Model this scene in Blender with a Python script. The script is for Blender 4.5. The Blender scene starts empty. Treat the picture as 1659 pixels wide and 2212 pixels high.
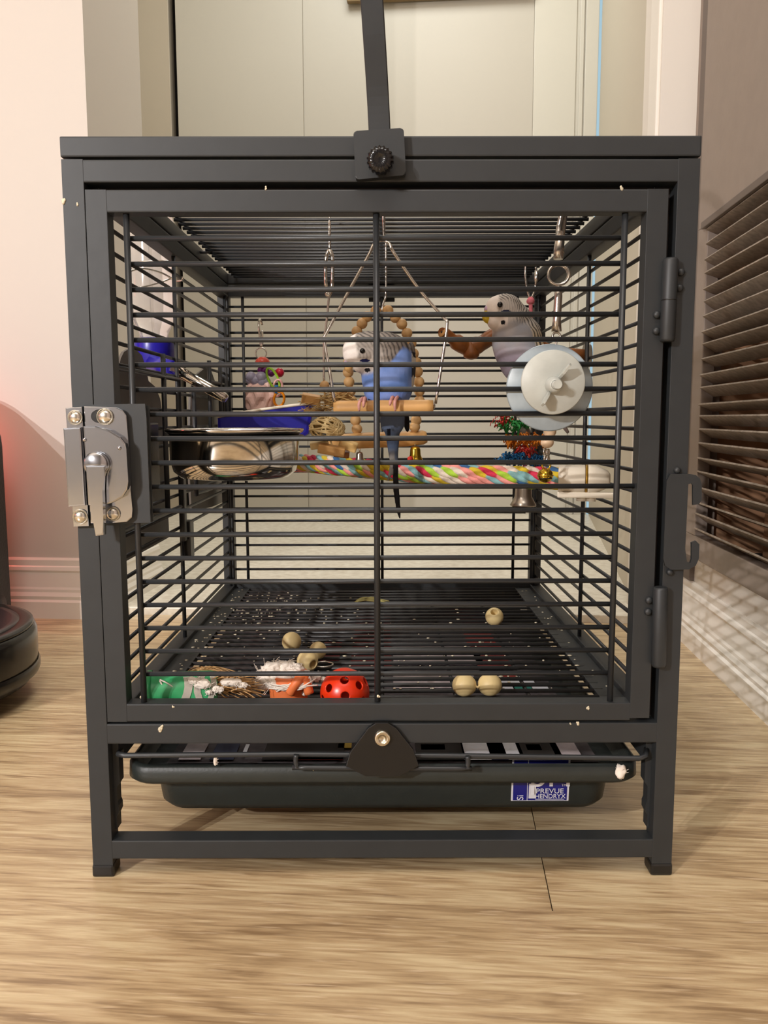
import bpy, bmesh, math, random
from mathutils import Vector, Matrix, noise
S = bpy.context.scene
COL = S.collection
PI = math.pi
V = Vector

# ------------------------------------------------------------------ camera
CF = 1749.36                                   # focal length in pixels of the 1659 x 2212 frame
CC = V((0.00071, -0.59424, 0.35409))
_p, _y, _r = 0.11485, 0.00165, -0.00187        # pitch down, yaw, roll
_f = V((math.sin(_y)*math.cos(_p), math.cos(_y)*math.cos(_p), -math.sin(_p)))
_rt = V((math.cos(_y), -math.sin(_y), 0)); _up = _rt.cross(_f)
CR = _rt*math.cos(_r) + _up*math.sin(_r); CU = _up*math.cos(_r) - _rt*math.sin(_r)
cam = bpy.data.cameras.new('camera'); camo = bpy.data.objects.new('camera', cam); COL.objects.link(camo)
cam.sensor_fit = 'VERTICAL'; cam.sensor_height = 24.0; cam.lens = CF/2212*24.0
cam.clip_start = 0.02
camo.matrix_world = Matrix(((CR.x, CU.x, -_f.x, CC.x), (CR.y, CU.y, -_f.y, CC.y), (CR.z, CU.z, -_f.z, CC.z), (0, 0, 0, 1)))
S.camera = camo

# ------------------------------------------------------------------ world, lights, exposure
S.view_settings.view_transform = 'Standard'; S.view_settings.look = 'None'
S.view_settings.exposure = 0.0; S.view_settings.gamma = 1.0; S.view_settings.use_curve_mapping = False
wd = bpy.data.worlds.new('room_ambient'); S.world = wd; wd.use_nodes = True
bg = wd.node_tree.nodes['Background']; bg.inputs[0].default_value = (1.0, 0.88, 0.76, 1); bg.inputs[1].default_value = 0.20

def light(name, kind, loc, energy, color, size=0.02, sizey=None, target=None):
    l = bpy.data.lights.new(name, kind); o = bpy.data.objects.new(name, l); COL.objects.link(o)
    l.energy = energy; l.color = color; o.location = loc
    if kind == 'AREA':
        l.size = size
        if sizey: l.shape = 'RECTANGLE'; l.size_y = sizey
    else: l.shadow_soft_size = size
    if target is not None:
        o.rotation_euler = (V(target)-V(loc)).to_track_quat('-Z', 'Y').to_euler()
    return o
light('lamp_bulb', 'POINT', (-1.58, -1.84, 1.10), 128, (1.0, 0.96, 0.95), 0.013)
light('lamp_bulb', 'POINT', (-1.48, -1.92, 1.22), 88, (1.0, 0.96, 0.95), 0.013)
light('ceiling_lamp', 'AREA', (0.0, -0.95, 2.45), 32, (1.0, 0.96, 0.92), 1.0, target=(0.1, -0.3, 0.2))
light('hall_lamp', 'AREA', (-0.05, 1.45, 2.40), 22, (0.97, 1.0, 0.97), 0.8, target=(0.0, 1.75, 0.0))
light('red_glow', 'POINT', (-0.80, 0.80, 0.31), 1.0, (1.0, 0.10, 0.07), 0.02)
light('red_room_light', 'POINT', (-2.3, -0.2, 0.8), 7, (1.0, 0.16, 0.12), 0.12)

# ------------------------------------------------------------------ helpers
def ray(px, py): return _f + CR*((px-829.5)/CF) - CU*((py-1106)/CF)
def PY(px, py, y): d = ray(px, py); return CC + d*((y-CC.y)/d.y)
def PZ(px, py, z): d = ray(px, py); return CC + d*((z-CC.z)/d.z)
def PX(px, py, x): d = ray(px, py); return CC + d*((x-CC.x)/d.x)
PHI = -0.0838                                  # the room stands turned a little to the cage
RXv = V((math.cos(PHI), math.sin(PHI), 0)); RYv = V((-math.sin(PHI), math.cos(PHI), 0))
def room(v): return RXv*v[0] + RYv*v[1] + V((0, 0, v[2]))
def toroom(p): return V((p.dot(RXv), p.dot(RYv), p.z))
def RY(px, py, ry): d = ray(px, py); return toroom(CC + d*((ry-CC.dot(RYv))/d.dot(RYv)))
def RX(px, py, rx): d = ray(px, py); return toroom(CC + d*((rx-CC.dot(RXv))/d.dot(RXv)))
def scale_at(y): return CF/(y-CC.y)            # pixels per metre, roughly

class MB:
    def __init__(s): s.bm = bmesh.new()
    def _new(s, f0, smooth):
        s.bm.faces.ensure_lookup_table()
        for f in s.bm.faces[f0:]: f.smooth = smooth
        return s
    def box(s, lo, hi, bev=0.0, mat=None, seg=2):
        lo = V(lo); hi = V(hi); f0 = len(s.bm.faces)
        g = bmesh.ops.create_cube(s.bm, size=1.0)['verts']
        c = (lo+hi)/2; d = hi-lo
        for v in g: v.co = V((v.co.x*d.x, v.co.y*d.y, v.co.z*d.z)) + c
        vs = set(g)
        if bev:
            es = list({e for v in g for e in v.link_edges})
            r = bmesh.ops.bevel(s.bm, geom=es, offset=bev, segments=seg, profile=0.6, affect='EDGES')
            vs = {v for f in r['faces'] for v in f.verts} | {v for v in g if v.is_valid}
        if mat is not None:
            allv = set(vs)
            for v in list(vs):
                for f in v.link_faces: allv.update(f.verts)
            for v in allv: v.co = mat @ v.co
        return s
    def tube(s, pts, r, seg=8, closed=False, caps=True, flat=None):
        pts = [V(p) for p in pts]; n = len(pts); f0 = len(s.bm.faces)
        rs = r if isinstance(r, (list, tuple)) else [r]*n
        t = []
        for i in range(n):
            if closed: d = pts[(i+1) % n]-pts[i-1]
            else: d = pts[min(i+1, n-1)]-pts[max(i-1, 0)]
            t.append(d.normalized() if d.length > 1e-9 else V((0, 0, 1)))
        a = V((0, 0, 1)) if abs(t[0].z) < 0.9 else V((0, 1, 0))
        u = t[0].cross(a).normalized(); rings = []
        for i in range(n):
            u = (u - t[i]*u.dot(t[i])).normalized(); w = t[i].cross(u)
            rings.append([s.bm.verts.new(pts[i] + (u*math.cos(2*PI*k/seg) + w*math.sin(2*PI*k/seg)*(flat or 1))*rs[i]) for k in range(seg)])
        for i in range(n if closed else n-1):
            A = rings[i]; B = rings[(i+1) % n]
            for k in range(seg): s.bm.faces.new((A[k], A[(k+1) % seg], B[(k+1) % seg], B[k]))
        s._new(f0, True)
        if caps and not closed:
            s.bm.faces.new(rings[0][::-1]); s.bm.faces.new(rings[-1])
        return s
    def lathe(s, prof, mat=None, seg=32, flute=None, smooth=True):
        mat = mat or Matrix(); f0 = len(s.bm.faces); rings = []
        for (r, z) in prof:
            if r < 1e-6: rings.append([s.bm.verts.new(mat @ V((0, 0, z)))])
            else:
                rings.append([])
                for k in range(seg):
                    rr = r*(flute(k, seg) if flute else 1)
                    rings[-1].append(s.bm.verts.new(mat @ V((rr*math.cos(2*PI*k/seg), rr*math.sin(2*PI*k/seg), z))))
        for A, B in zip(rings, rings[1:]):
            for k in range(seg):
                k2 = (k+1) % seg
                if len(A) == 1 and len(B) == 1: break
                if len(A) == 1: s.bm.faces.new((A[0], B[k2], B[k]))
                elif len(B) == 1: s.bm.faces.new((A[k], A[k2], B[0]))
                else: s.bm.faces.new((A[k], A[k2], B[k2], B[k]))
        return s._new(f0, smooth)
    def prism(s, pts, off, bev=0.0):
        """polygon pts (3D, planar) swept by off"""
        off = V(off); a = [s.bm.verts.new(V(p)) for p in pts]; b = [s.bm.verts.new(V(p)+off) for p in pts]; n = len(a)
        fa = s.bm.faces.new(a[::-1]); fb = s.bm.faces.new(b)
        for k in range(n): s.bm.faces.new((a[k], a[(k+1) % n], b[(k+1) % n], b[k]))
        if bev: bmesh.ops.bevel(s.bm, geom=list(fa.edges), offset=bev, segments=2, profile=0.6, affect='EDGES')
        return s
    def ball(s, c, r, seg=16, rings=10, mat=None, sc=(1, 1, 1)):
        f0 = len(s.bm.faces)
        m = Matrix.Translation(V(c)) @ (mat or Matrix()) @ Matrix.Diagonal((sc[0], sc[1], sc[2], 1))
        bmesh.ops.create_uvsphere(s.bm, u_segments=seg, v_segments=rings, radius=r, matrix=m)
        return s._new(f0, True)
    def ico(s, c, r, sub=2, rough=0.0, sc=(1, 1, 1), freq=60, seed=0, smooth=True):
        f0 = len(s.bm.faces)
        g = bmesh.ops.create_icosphere(s.bm, subdivisions=sub, radius=1.0)['verts']
        for v in g:
            d = v.co.copy(); k = 1 + rough*noise.noise(d*freq*r*10 + V((seed*7.1, seed*3.3, 0)))
            v.co = V(c) + V((d.x*sc[0], d.y*sc[1], d.z*sc[2]))*r*k
        return s._new(f0, smooth)
    def quad(s, a, b, c, d): s.bm.faces.new([s.bm.verts.new(V(p)) for p in (a, b, c, d)]); return s

USED = []
def obj(name, mb, m, parent=None, kind=None, frame='world'):
    me = bpy.data.meshes.new(name); bm = mb.bm
    bmesh.ops.recalc_face_normals(bm, faces=bm.faces)
    xs = [v.co for v in bm.verts]
    c = V(((min(v.x for v in xs)+max(v.x for v in xs))/2, (min(v.y for v in xs)+max(v.y for v in xs))/2, min(v.z for v in xs)))
    for v in bm.verts: v.co -= c
    bm.to_mesh(me); bm.free(); me.materials.append(m)
    o = bpy.data.objects.new(name, me); COL.objects.link(o)
    if frame == 'room':
        o.location = room(c); o.rotation_euler = (0, 0, PHI)
    else: o.location = c
    if parent: adopt(o, parent)
    if kind: o['kind'] = kind
    return o
def adopt(o, parent):
    o.parent = parent
    o.matrix_parent_inverse = WM(parent).inverted()
def WM(o):
    m = Matrix.Translation(o.location) @ o.rotation_euler.to_matrix().to_4x4()
    if o.parent: return WM(o.parent) @ o.matrix_parent_inverse @ m
    return m
def dup(o, delta, parent=None):
    c = o.copy(); COL.objects.link(c); c.location = o.location + V(delta)
    return c
def thing(name, label, cat, loc, group=None):
    o = bpy.data.objects.new(name, None); COL.objects.link(o); o.location = V(loc); o.empty_display_size = 0.02
    return tag(o, label, cat, group)
def tag(o, label, cat, group=None):
    o['label'] = label; o['category'] = cat
    if group: o['group'] = group
    return o
def struct(name, mb, m, parent=None, frame='room'): return obj(name, mb, m, parent, 'structure', frame)
def axis_mat(c, zdir, xdir=None):
    z = V(zdir).normalized(); x = V(xdir) if xdir else (V((1, 0, 0)) if abs(z.x) < 0.9 else V((0, 1, 0)))
    x = (x - z*x.dot(z)).normalized(); y = z.cross(x)
    return Matrix(((x.x, y.x, z.x, c[0]), (x.y, y.y, z.y, c[1]), (x.z, y.z, z.z, c[2]), (0, 0, 0, 1)))
def bez(pts, n=8):
    """smooth curve through points (Catmull-Rom)"""
    pts = [V(p) for p in pts]; out = []
    for i in range(len(pts)-1):
        p0 = pts[max(i-1, 0)]; p1 = pts[i]; p2 = pts[i+1]; p3 = pts[min(i+2, len(pts)-1)]
        for k in range(n):
            t = k/n
            out.append(0.5*((2*p1) + (p2-p0)*t + (2*p0-5*p1+4*p2-p3)*t*t + (3*p1-p0-3*p2+p3)*t**3))
    out.append(pts[-1]); return out
def ring_pts(c, r, ax_u, ax_v, n=24): return [V(c) + V(ax_u)*r*math.cos(2*PI*k/n) + V(ax_v)*r*math.sin(2*PI*k/n) for k in range(n)]
def text(body, size, loc, rot, extrude=0.0002, scale=(1, 1)):
    cu = bpy.data.curves.new('lettering', 'FONT'); cu.body = body; cu.size = size; cu.extrude = extrude
    cu.align_x = 'LEFT'; o = bpy.data.objects.new('lettering', cu); COL.objects.link(o)
    dg = bpy.context.evaluated_depsgraph_get(); me = bpy.data.meshes.new_from_object(o.evaluated_get(dg))
    bpy.data.objects.remove(o)
    mb = MB(); mb.bm.from_mesh(me); bpy.data.meshes.remove(me)
    mm = Matrix.Translation(V(loc)) @ rot @ Matrix.Diagonal((scale[0], scale[1], 1, 1))
    for v in mb.bm.verts: v.co = mm @ v.co
    return mb

# ------------------------------------------------------------------ materials
def srgb(r, g, b):
    f = lambda c: (c/255/12.92) if c/255 <= 0.04045 else ((c/255+0.055)/1.055)**2.4
    return (f(r), f(g), f(b), 1)
def mat(name, col, rough=0.5, metal=0.0, var=0.0, vscale=30, bump=0.0, bscale=200, coat=0.0, trans=0.0, spec=0.5, sss=0.0, vcol2=None):
    m = bpy.data.materials.new(name); m.use_nodes = True; nt = m.node_tree; b = nt.nodes['Principled BSDF']
    b.inputs['Base Color'].default_value = col; b.inputs['Roughness'].default_value = rough; b.inputs['Metallic'].default_value = metal
    b.inputs['Specular IOR Level'].default_value = spec
    if coat: b.inputs['Coat Weight'].default_value = coat
    if trans: b.inputs['Transmission Weight'].default_value = trans
    if sss: b.inputs['Subsurface Weight'].default_value = sss; b.inputs['Subsurface Radius'].default_value = (0.004, 0.002, 0.001)
    tc = nt.nodes.new('ShaderNodeTexCoord')
    if var or vcol2:
        n = nt.nodes.new('ShaderNodeTexNoise'); n.inputs['Scale'].default_value = vscale; n.inputs['Detail'].default_value = 5
        nt.links.new(tc.outputs['Object'], n.inputs['Vector'])
        r = nt.nodes.new('ShaderNodeValToRGB'); r.color_ramp.elements[0].position = 0.35; r.color_ramp.elements[1].position = 0.65
        c2 = vcol2 or tuple(min(1, c*(1+var)) for c in col[:3])+(1,)
        c1 = col if vcol2 else tuple(c*(1-var) for c in col[:3])+(1,)
        r.color_ramp.elements[0].color = c1; r.color_ramp.elements[1].color = c2
        nt.links.new(n.outputs['Fac'], r.inputs['Fac']); nt.links.new(r.outputs['Color'], b.inputs['Base Color'])
    if bump:
        n2 = nt.nodes.new('ShaderNodeTexNoise'); n2.inputs['Scale'].default_value = bscale; n2.inputs['Detail'].default_value = 4
        nt.links.new(tc.outputs['Object'], n2.inputs['Vector'])
        bp = nt.nodes.new('ShaderNodeBump'); bp.inputs['Strength'].default_value = bump; bp.inputs['Distance'].default_value = 0.001
        nt.links.new(n2.outputs['Fac'], bp.inputs['Height']); nt.links.new(bp.outputs['Normal'], b.inputs['Normal'])
    return m
M = {}
M['cage'] = mat('charcoal_powder_coat', srgb(36, 39, 41), 0.52, spec=0.55, var=0.06, vscale=60, bump=0.12, bscale=90)
M['stop'] = mat('dark_brown_edge', srgb(46, 38, 36), 0.6)  # dark brown coat of the door stops
M['guard'] = mat('grey_guard_coat', srgb(92, 86, 80), 0.5)
M['wire'] = mat('charcoal_wire_coat', srgb(42, 44, 46), 0.40, bump=0.08, bscale=150)
M['grate'] = mat('dark_grate_coat', srgb(48, 48, 48), 0.38)
M['black'] = mat('black_plastic', srgb(20, 20, 20), 0.35, bump=0.1, bscale=300)
M['knob'] = mat('black_knob_plastic', srgb(14, 14, 16), 0.18)
M['tray'] = mat('dark_tray_plastic', srgb(40, 45, 43), 0.45, bump=0.15, bscale=400, var=0.08, vscale=80)
M['chrome'] = mat('chrome', (0.48, 0.50, 0.54, 1), 0.16, 1.0, bump=0.03, bscale=30)
M['steel'] = mat('polished_steel', (0.66, 0.63, 0.58, 1), 0.10, 1.0, bump=0.02, bscale=40)
M['wiresteel'] = mat('nickel_wire', (0.72, 0.68, 0.62, 1), 0.25, 1.0)
M['nickel'] = mat('nickel_bolt', (0.62, 0.55, 0.42, 1), 0.3, 1.0)
M['zinc'] = mat('worn_plate', srgb(172, 175, 168), 0.45, 0.0, var=0.12, vscale=45, coat=0.2)
M['zinc2'] = mat('pale_blue_plate', srgb(156, 168, 174), 0.32, 0.0, var=0.16, vscale=50, coat=0.3)
M['white'] = mat('white_paint', srgb(226, 220, 210), 0.55, bump=0.03, bscale=60)
M['trimw'] = mat('white_trim_gloss', srgb(236, 231, 222), 0.35)
M['door'] = mat('cream_door_paint', srgb(178, 171, 158), 0.45)
M['wallp'] = mat('pale_wall_paint', srgb(208, 202, 194), 0.55, bump=0.03, bscale=60)
M['trimd'] = mat('dark_beige_trim_paint', srgb(176, 164, 146), 0.5)  # a darker beige than the jamb, for the hall trim
M['casing'] = mat('casing_paint', srgb(192, 187, 174), 0.4)
M['dim'] = mat('grey_brown_wall_paint', srgb(104, 98, 92), 0.6)
M['jamb'] = mat('beige_jamb_paint', srgb(196, 186, 168), 0.5)
M['taupe'] = mat('taupe_paint', srgb(142, 128, 117), 0.5, bump=0.08, bscale=120, var=0.03, vscale=40)
M['taupe2'] = mat('taupe_edge_shade', srgb(104, 92, 84), 0.55)  # taupe darkened for the shadow on the casing strip
M['slat'] = mat('dusty_taupe_slat', srgb(134, 120, 106), 0.6, var=0.22, vscale=120, bump=0.3, bscale=500)
M['stud'] = mat('bare_stud_wood', srgb(150, 112, 82), 0.8, var=0.2, vscale=20)
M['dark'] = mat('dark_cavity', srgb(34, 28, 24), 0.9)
M['stone'] = mat('speckled_stone', srgb(206, 197, 180), 0.35, vcol2=srgb(228, 222, 207), vscale=60)
M['frame'] = mat('brown_picture_frame', srgb(128, 106, 72), 0.5)
M['bead'] = mat('wooden_bead', srgb(206, 166, 112), 0.5, var=0.12, vscale=50)
M['paleb'] = mat('pale_wooden_ball', srgb(222, 198, 142), 0.5, var=0.08, vscale=40)
M['wood'] = mat('natural_perch_wood', srgb(208, 160, 98), 0.5, var=0.12, vscale=25)
M['branch'] = mat('brown_branch_bark', srgb(138, 82, 34), 0.4, var=0.35, vscale=40, bump=0.3, bscale=120)
M['vine'] = mat('pale_vine', srgb(224, 198, 142), 0.6, var=0.15, vscale=90)
M['palm'] = mat('palm_leaf', srgb(212, 176, 112), 0.6, var=0.22, vscale=60)
M['fibre'] = mat('coconut_fibre', srgb(200, 158, 104), 0.7, var=0.25, vscale=60)
M['cotton'] = mat('white_cotton', srgb(232, 222, 210), 0.9, var=0.06, vscale=60, bump=0.6, bscale=300, spec=0.1)
M['orange'] = mat('orange_clay', srgb(232, 122, 66), 0.5, var=0.1, vscale=40)
M['redball'] = mat('red_orange_plastic', srgb(222, 50, 12), 0.3)
M['green'] = mat('green_plastic', srgb(28, 140, 78), 0.35, vcol2=srgb(84, 186, 128), vscale=30)
M['bluepl'] = mat('blue_plastic', srgb(14, 12, 130), 0.35)
M['bluecap'] = mat('blue_cap_plastic', srgb(26, 18, 150), 0.32)
M['pinkrock'] = mat('pink_mineral', srgb(253, 214, 202), 0.8, bump=0.5, bscale=90)
M['pinkpl'] = mat('pink_plastic', srgb(232, 176, 168), 0.3)
M['coral'] = mat('coral_bead', srgb(222, 92, 74), 0.25)
M['purple'] = mat('purple_bead', srgb(104, 22, 108), 0.25)
M['crimson'] = mat('crimson_bead', srgb(186, 20, 52), 0.25)
M['lime'] = mat('lime_plastic', srgb(150, 200, 50), 0.3)
M['orring'] = mat('orange_plastic', srgb(236, 140, 20), 0.3)
M['violet'] = mat('frosted_violet', srgb(166, 164, 186), 0.3)
M['gold'] = mat('gold_bell', (0.75, 0.50, 0.06, 1), 0.18, 1.0)
M['bellsil'] = mat('dull_silver_bell', (0.58, 0.52, 0.45, 1), 0.3, 1.0)
M['plwhite'] = mat('white_clamp_plastic', srgb(226, 216, 196), 0.35)
M['brass'] = mat('brass_band', srgb(170, 130, 40), 0.35, 0.6)
M['crred'] = mat('red_crinkle_paper', srgb(216, 56, 44), 0.7)
M['crgreen'] = mat('green_crinkle_paper', srgb(36, 150, 66), 0.7)
M['crorange'] = mat('orange_crinkle_paper', srgb(240, 140, 24), 0.7)
M['crblue'] = mat('blue_crinkle_paper', srgb(24, 110, 170), 0.7)
M['pinkstr'] = mat('pink_string', srgb(220, 120, 130), 0.8)
M['greybead'] = mat('grey_wood_bead', srgb(140, 132, 126), 0.5)
M['cream'] = mat('cream_bead', srgb(222, 192, 158), 0.45)
M['robot'] = mat('glossy_black_plastic', srgb(30, 28, 27), 0.22, var=0.1, vscale=20)
M['robtop'] = mat('dusty_black_lid', srgb(40, 30, 34), 0.25, var=0.15, vscale=80, bump=0.05)
M['dock'] = mat('textured_black_plastic', srgb(28, 27, 26), 0.5, bump=0.8, bscale=260)
M['flesh'] = mat('pink_scaly_skin', srgb(208, 150, 140), 0.5, bump=0.4, bscale=900)
M['eye'] = mat('black_eye', srgb(6, 5, 6), 0.08)
M['cere'] = mat('lilac_cere', srgb(196, 172, 196), 0.4)
M['beak'] = mat('tan_beak', srgb(206, 166, 106), 0.35)
M['ybeak'] = mat('yellow_beak', srgb(206, 178, 40), 0.35)
M['debris'] = mat('seed_husk', srgb(206, 196, 170), 0.7, var=0.25, vscale=300)
M['straw'] = mat('green_straw', srgb(170, 160, 96), 0.7)
M['sticker'] = mat('blue_sticker', srgb(22, 26, 116), 0.35)
M['print'] = mat('white_print', srgb(214, 214, 220), 0.45)
M['paper'] = mat('newsprint', srgb(172, 160, 162), 0.8, var=0.25, vscale=35)
M['navy'] = mat('navy_print', srgb(26, 30, 62), 0.7)
M['maroon'] = mat('maroon_print', srgb(110, 26, 26), 0.7)
M['redp'] = mat('red_print', srgb(170, 50, 40), 0.7)
M['teal'] = mat('teal_print', srgb(20, 110, 96), 0.7)
M['yel'] = mat('yellow_print', srgb(190, 160, 50), 0.7)
M['screw'] = mat('bright_screw', (0.72, 0.70, 0.64, 1), 0.22, 1.0)

def glass_mat(name, col, rough, alpha_mix):
    m = bpy.data.materials.new(name); m.use_nodes = True; nt = m.node_tree; b = nt.nodes['Principled BSDF']
    b.inputs['Base Color'].default_value = col; b.inputs['Roughness'].default_value = rough
    b.inputs['Transmission Weight'].default_value = alpha_mix; b.inputs['IOR'].default_value = 1.3
    return m
M['bottle'] = glass_mat('clear_bottle_plastic', (0.97, 0.93, 0.92, 1), 0.12, 0.80)

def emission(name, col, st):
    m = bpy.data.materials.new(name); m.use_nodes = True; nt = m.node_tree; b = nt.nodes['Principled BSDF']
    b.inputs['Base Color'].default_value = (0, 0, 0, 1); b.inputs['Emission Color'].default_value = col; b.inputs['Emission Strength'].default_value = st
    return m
M['gap'] = emission('gap_light_glow', (0.44, 0.66, 0.78, 1), 0.85)  # emission in place of cool light coming through a door gap

def plank_mat():
    m = bpy.data.materials.new('oak_vinyl_plank'); m.use_nodes = True; nt = m.node_tree; N = nt.nodes; L = nt.links
    b = N['Principled BSDF']; b.inputs['Roughness'].default_value = 0.30; b.inputs['Specular IOR Level'].default_value = 0.85
    tc = N.new('ShaderNodeTexCoord'); oi = N.new('ShaderNodeObjectInfo')
    add = N.new('ShaderNodeVectorMath'); add.operation = 'ADD'
    mul = N.new('ShaderNodeVectorMath'); mul.operation = 'SCALE'; mul.inputs[0].default_value = (7.3, 4.1, 0); L.new(oi.outputs['Random'], mul.inputs['Scale'])
    L.new(tc.outputs['Object'], add.inputs[0]); L.new(mul.outputs[0], add.inputs[1])
    def nz(sx, sy, scale, detail, dist=0.0):
        mp = N.new('ShaderNodeMapping'); mp.inputs['Scale'].default_value = (sx, sy, 1); L.new(add.outputs[0], mp.inputs['Vector'])
        n = N.new('ShaderNodeTexNoise'); n.inputs['Scale'].default_value = scale; n.inputs['Detail'].default_value = detail; n.inputs['Distortion'].default_value = dist
        L.new(mp.outputs[0], n.inputs['Vector']); return n.outputs['Fac']
    a = nz(1.5, 14, 4.0, 7, 1.6); c = nz(9, 150, 2.4, 5, 0.4); d = nz(26, 330, 1.0, 2); e = nz(1.2, 3.0, 5, 4, 1.0)
    def mth(op, x, y):
        k = N.new('ShaderNodeMath'); k.operation = op
        for i, q in enumerate((x, y)):
            if isinstance(q, (int, float)): k.inputs[i].default_value = q
            else: L.new(q, k.inputs[i])
        return k.outputs[0]
    s = mth('ADD', mth('MULTIPLY', a, 0.50), mth('ADD', mth('MULTIPLY', c, 0.34), mth('MULTIPLY', e, 0.16)))
    r = N.new('ShaderNodeValToRGB'); cr = r.color_ramp
    cr.elements[0].position = 0.38; cr.elements[0].color = srgb(142, 116, 84)
    cr.elements[1].position = 0.62; cr.elements[1].color = srgb(214, 194, 154)
    k = cr.elements.new(0.5); k.color = srgb(186, 160, 122)
    L.new(s, r.inputs['Fac'])
    fl = N.new('ShaderNodeValToRGB'); fl.color_ramp.elements[0].position = 0.60; fl.color_ramp.elements[1].position = 0.70
    L.new(d, fl.inputs['Fac'])
    mx = N.new('ShaderNodeMix'); mx.data_type = 'RGBA'; mx.inputs['B'].default_value = srgb(222, 200, 166)
    L.new(mth('MULTIPLY', fl.outputs['Color'], 0.55), mx.inputs['Factor']); L.new(r.outputs['Color'], mx.inputs['A'])
    L.new(mx.outputs['Result'], b.inputs['Base Color'])
    bp = N.new('ShaderNodeBump'); bp.inputs['Strength'].default_value = 0.12; bp.inputs['Distance'].default_value = 0.001; L.new(c, bp.inputs['Height']); L.new(bp.outputs[0], b.inputs['Normal'])
    return m
M['plank'] = plank_mat()

def vcol_mat(name, rough=0.7, bump=0.25):
    m = bpy.data.materials.new(name); m.use_nodes = True; nt = m.node_tree; b = nt.nodes['Principled BSDF']
    a = nt.nodes.new('ShaderNodeAttribute'); a.attribute_name = 'plumage'; nt.links.new(a.outputs['Color'], b.inputs['Base Color'])
    b.inputs['Roughness'].default_value = rough; b.inputs['Specular IOR Level'].default_value = 0.2
    tc = nt.nodes.new('ShaderNodeTexCoord'); n = nt.nodes.new('ShaderNodeTexNoise'); n.inputs['Scale'].default_value = 420; n.inputs['Detail'].default_value = 3
    nt.links.new(tc.outputs['Object'], n.inputs['Vector'])
    bp = nt.nodes.new('ShaderNodeBump'); bp.inputs['Strength'].default_value = bump; bp.inputs['Distance'].default_value = 0.001
    nt.links.new(n.outputs['Fac'], bp.inputs['Height']); nt.links.new(bp.outputs[0], b.inputs['Normal'])
    return m
M['feather'] = vcol_mat('budgie_feathers')

# ================================================================== THE ROOM (room coordinates: x right, y away, turned by PHI)
base = MB().box((-2.7, -3.0, -0.03), (0.9, 0.86, -0.0035)); floor = struct('floor', base, M['dark'])
seams = [-0.035 + 0.242*k for k in range(-13, 5)]
jx = {}
rnd = random.Random(5)
for i in range(len(seams)-1):
    y0, y1 = seams[i], seams[i+1]
    off = {13: -0.62, 12: 0.85, 14: -0.05, 15: -1.1}.get(i, rnd.uniform(-1, 0.4))
    if abs(y0+0.035) < 1e-4: off = 0.1264
    if y0 > 0.87: continue
    xs = [-2.7]
    x = off
    while x > -2.7: x -= 1.22
    x += 1.22
    while x < 0.9:
        if x - xs[-1] > 0.02: xs.append(x)
        x += 1.22
    xs.append(0.9)
    for a, b in zip(xs, xs[1:]):
        mb = MB().box((a+0.0004, y0+0.0002, -0.003), (b-0.0004, min(y1, 0.86)-0.0002, 0.0))
        obj('plank', mb, M['plank'], floor, frame='room')

WL = 0.785                                     # depth of the wall the doorway is cut in
c_l = RY(189, 280, WL).x                       # left corner of the doorway
struct('wall_left', MB().box((-2.7, WL, 0), (c_l, WL+0.25, 2.5)), M['wallp'])
# moulded baseboard: profile swept along the wall and round the corner
def base_profile(): return [(0.0, 0.0), (0.016, 0.0), (0.016, 0.030), (0.013, 0.034), (0.014, 0.040), (0.0105, 0.047), (0.0105, 0.052), (0.009, 0.056), (0.0065, 0.082), (0.008, 0.086), (0.0065, 0.092), (0.0045, 0.094), (0.0045, 0.104), (0.002, 0.108), (0.0, 0.108)]
def sweep(path, prof):
    """path: list of (corner point, outward dir); prof: (out, z)"""
    mb = MB(); rings = []
    for p, d in path: rings.append([mb.bm.verts.new(V((p[0]+d[0]*o, p[1]+d[1]*o, z))) for o, z in prof])
    n = len(prof)
    for A, B in zip(rings, rings[1:]):
        for k in range(n): mb.bm.faces.new((A[k], A[(k+1) % n], B[(k+1) % n], B[k]))
    mb.bm.faces.new(rings[0]); mb.bm.faces.new(rings[-1][::-1])
    return mb
ret_y = 1.035
struct('baseboard_left', sweep([((-2.7, WL), (0, -1)), ((c_l, WL), (1, -1)), ((c_l, ret_y), (1, 0))], base_profile()), M['trimw'])
# back of the entry hall
WB = 2.33
HZ = 0.014
hall = MB().box((c_l-0.6, 0.812, -0.004), (0.60, WB+0.1, HZ), 0.002)
struct('floor_entry', hall, M['stone'])
struct('wall_hall_left', MB().box((c_l-0.6, WL+0.25, HZ), (c_l-0.5, WB, 2.4)), M['jamb'])
def bx(px): return RY(px, 280, WB).x
struct('wall_back', MB().box((c_l-0.6, WB+0.06, 0), (1.4, WB+0.10, 2.4)), M['dark'])
struct('trim_1', MB().box((c_l-0.6, WB, HZ), (bx(371), WB+0.05, 2.4), 0.002), M['trimd'])
struct('door_1', MB().box((bx(388), WB-0.012, HZ+0.006), (bx(657), WB+0.03, 2.4), 0.001), M['door'])
struct('door_2', MB().box((bx(657), WB-0.004, HZ+0.004), (bx(1150), WB+0.03, 2.4), 0.002), M['door'])
struct('trim_2', MB().box((bx(1150), WB-0.012, HZ), (bx(1240), WB+0.03, 2.4), 0.002), M['casing'])
struct('trim_3', MB().box((bx(1247), WB-0.014, HZ), (bx(1256), WB+0.03, 2.4), 0.002), M['casing'])
struct('trim_4', MB().box((bx(1259), WB-0.014, HZ), (bx(1287), WB+0.03, 2.4), 0.002), M['casing'])
struct('trim_8', MB().box((bx(1238), WB-0.006, HZ), (bx(1262), WB+0.03, 2.4)), M['casing'])
struct('gap_light_strip', MB().box((bx(1287), WB, HZ), (bx(1294), WB+0.02, 2.4)), M['gap'])  # glowing strip, no lamp: imitates light seen through the gap
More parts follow.
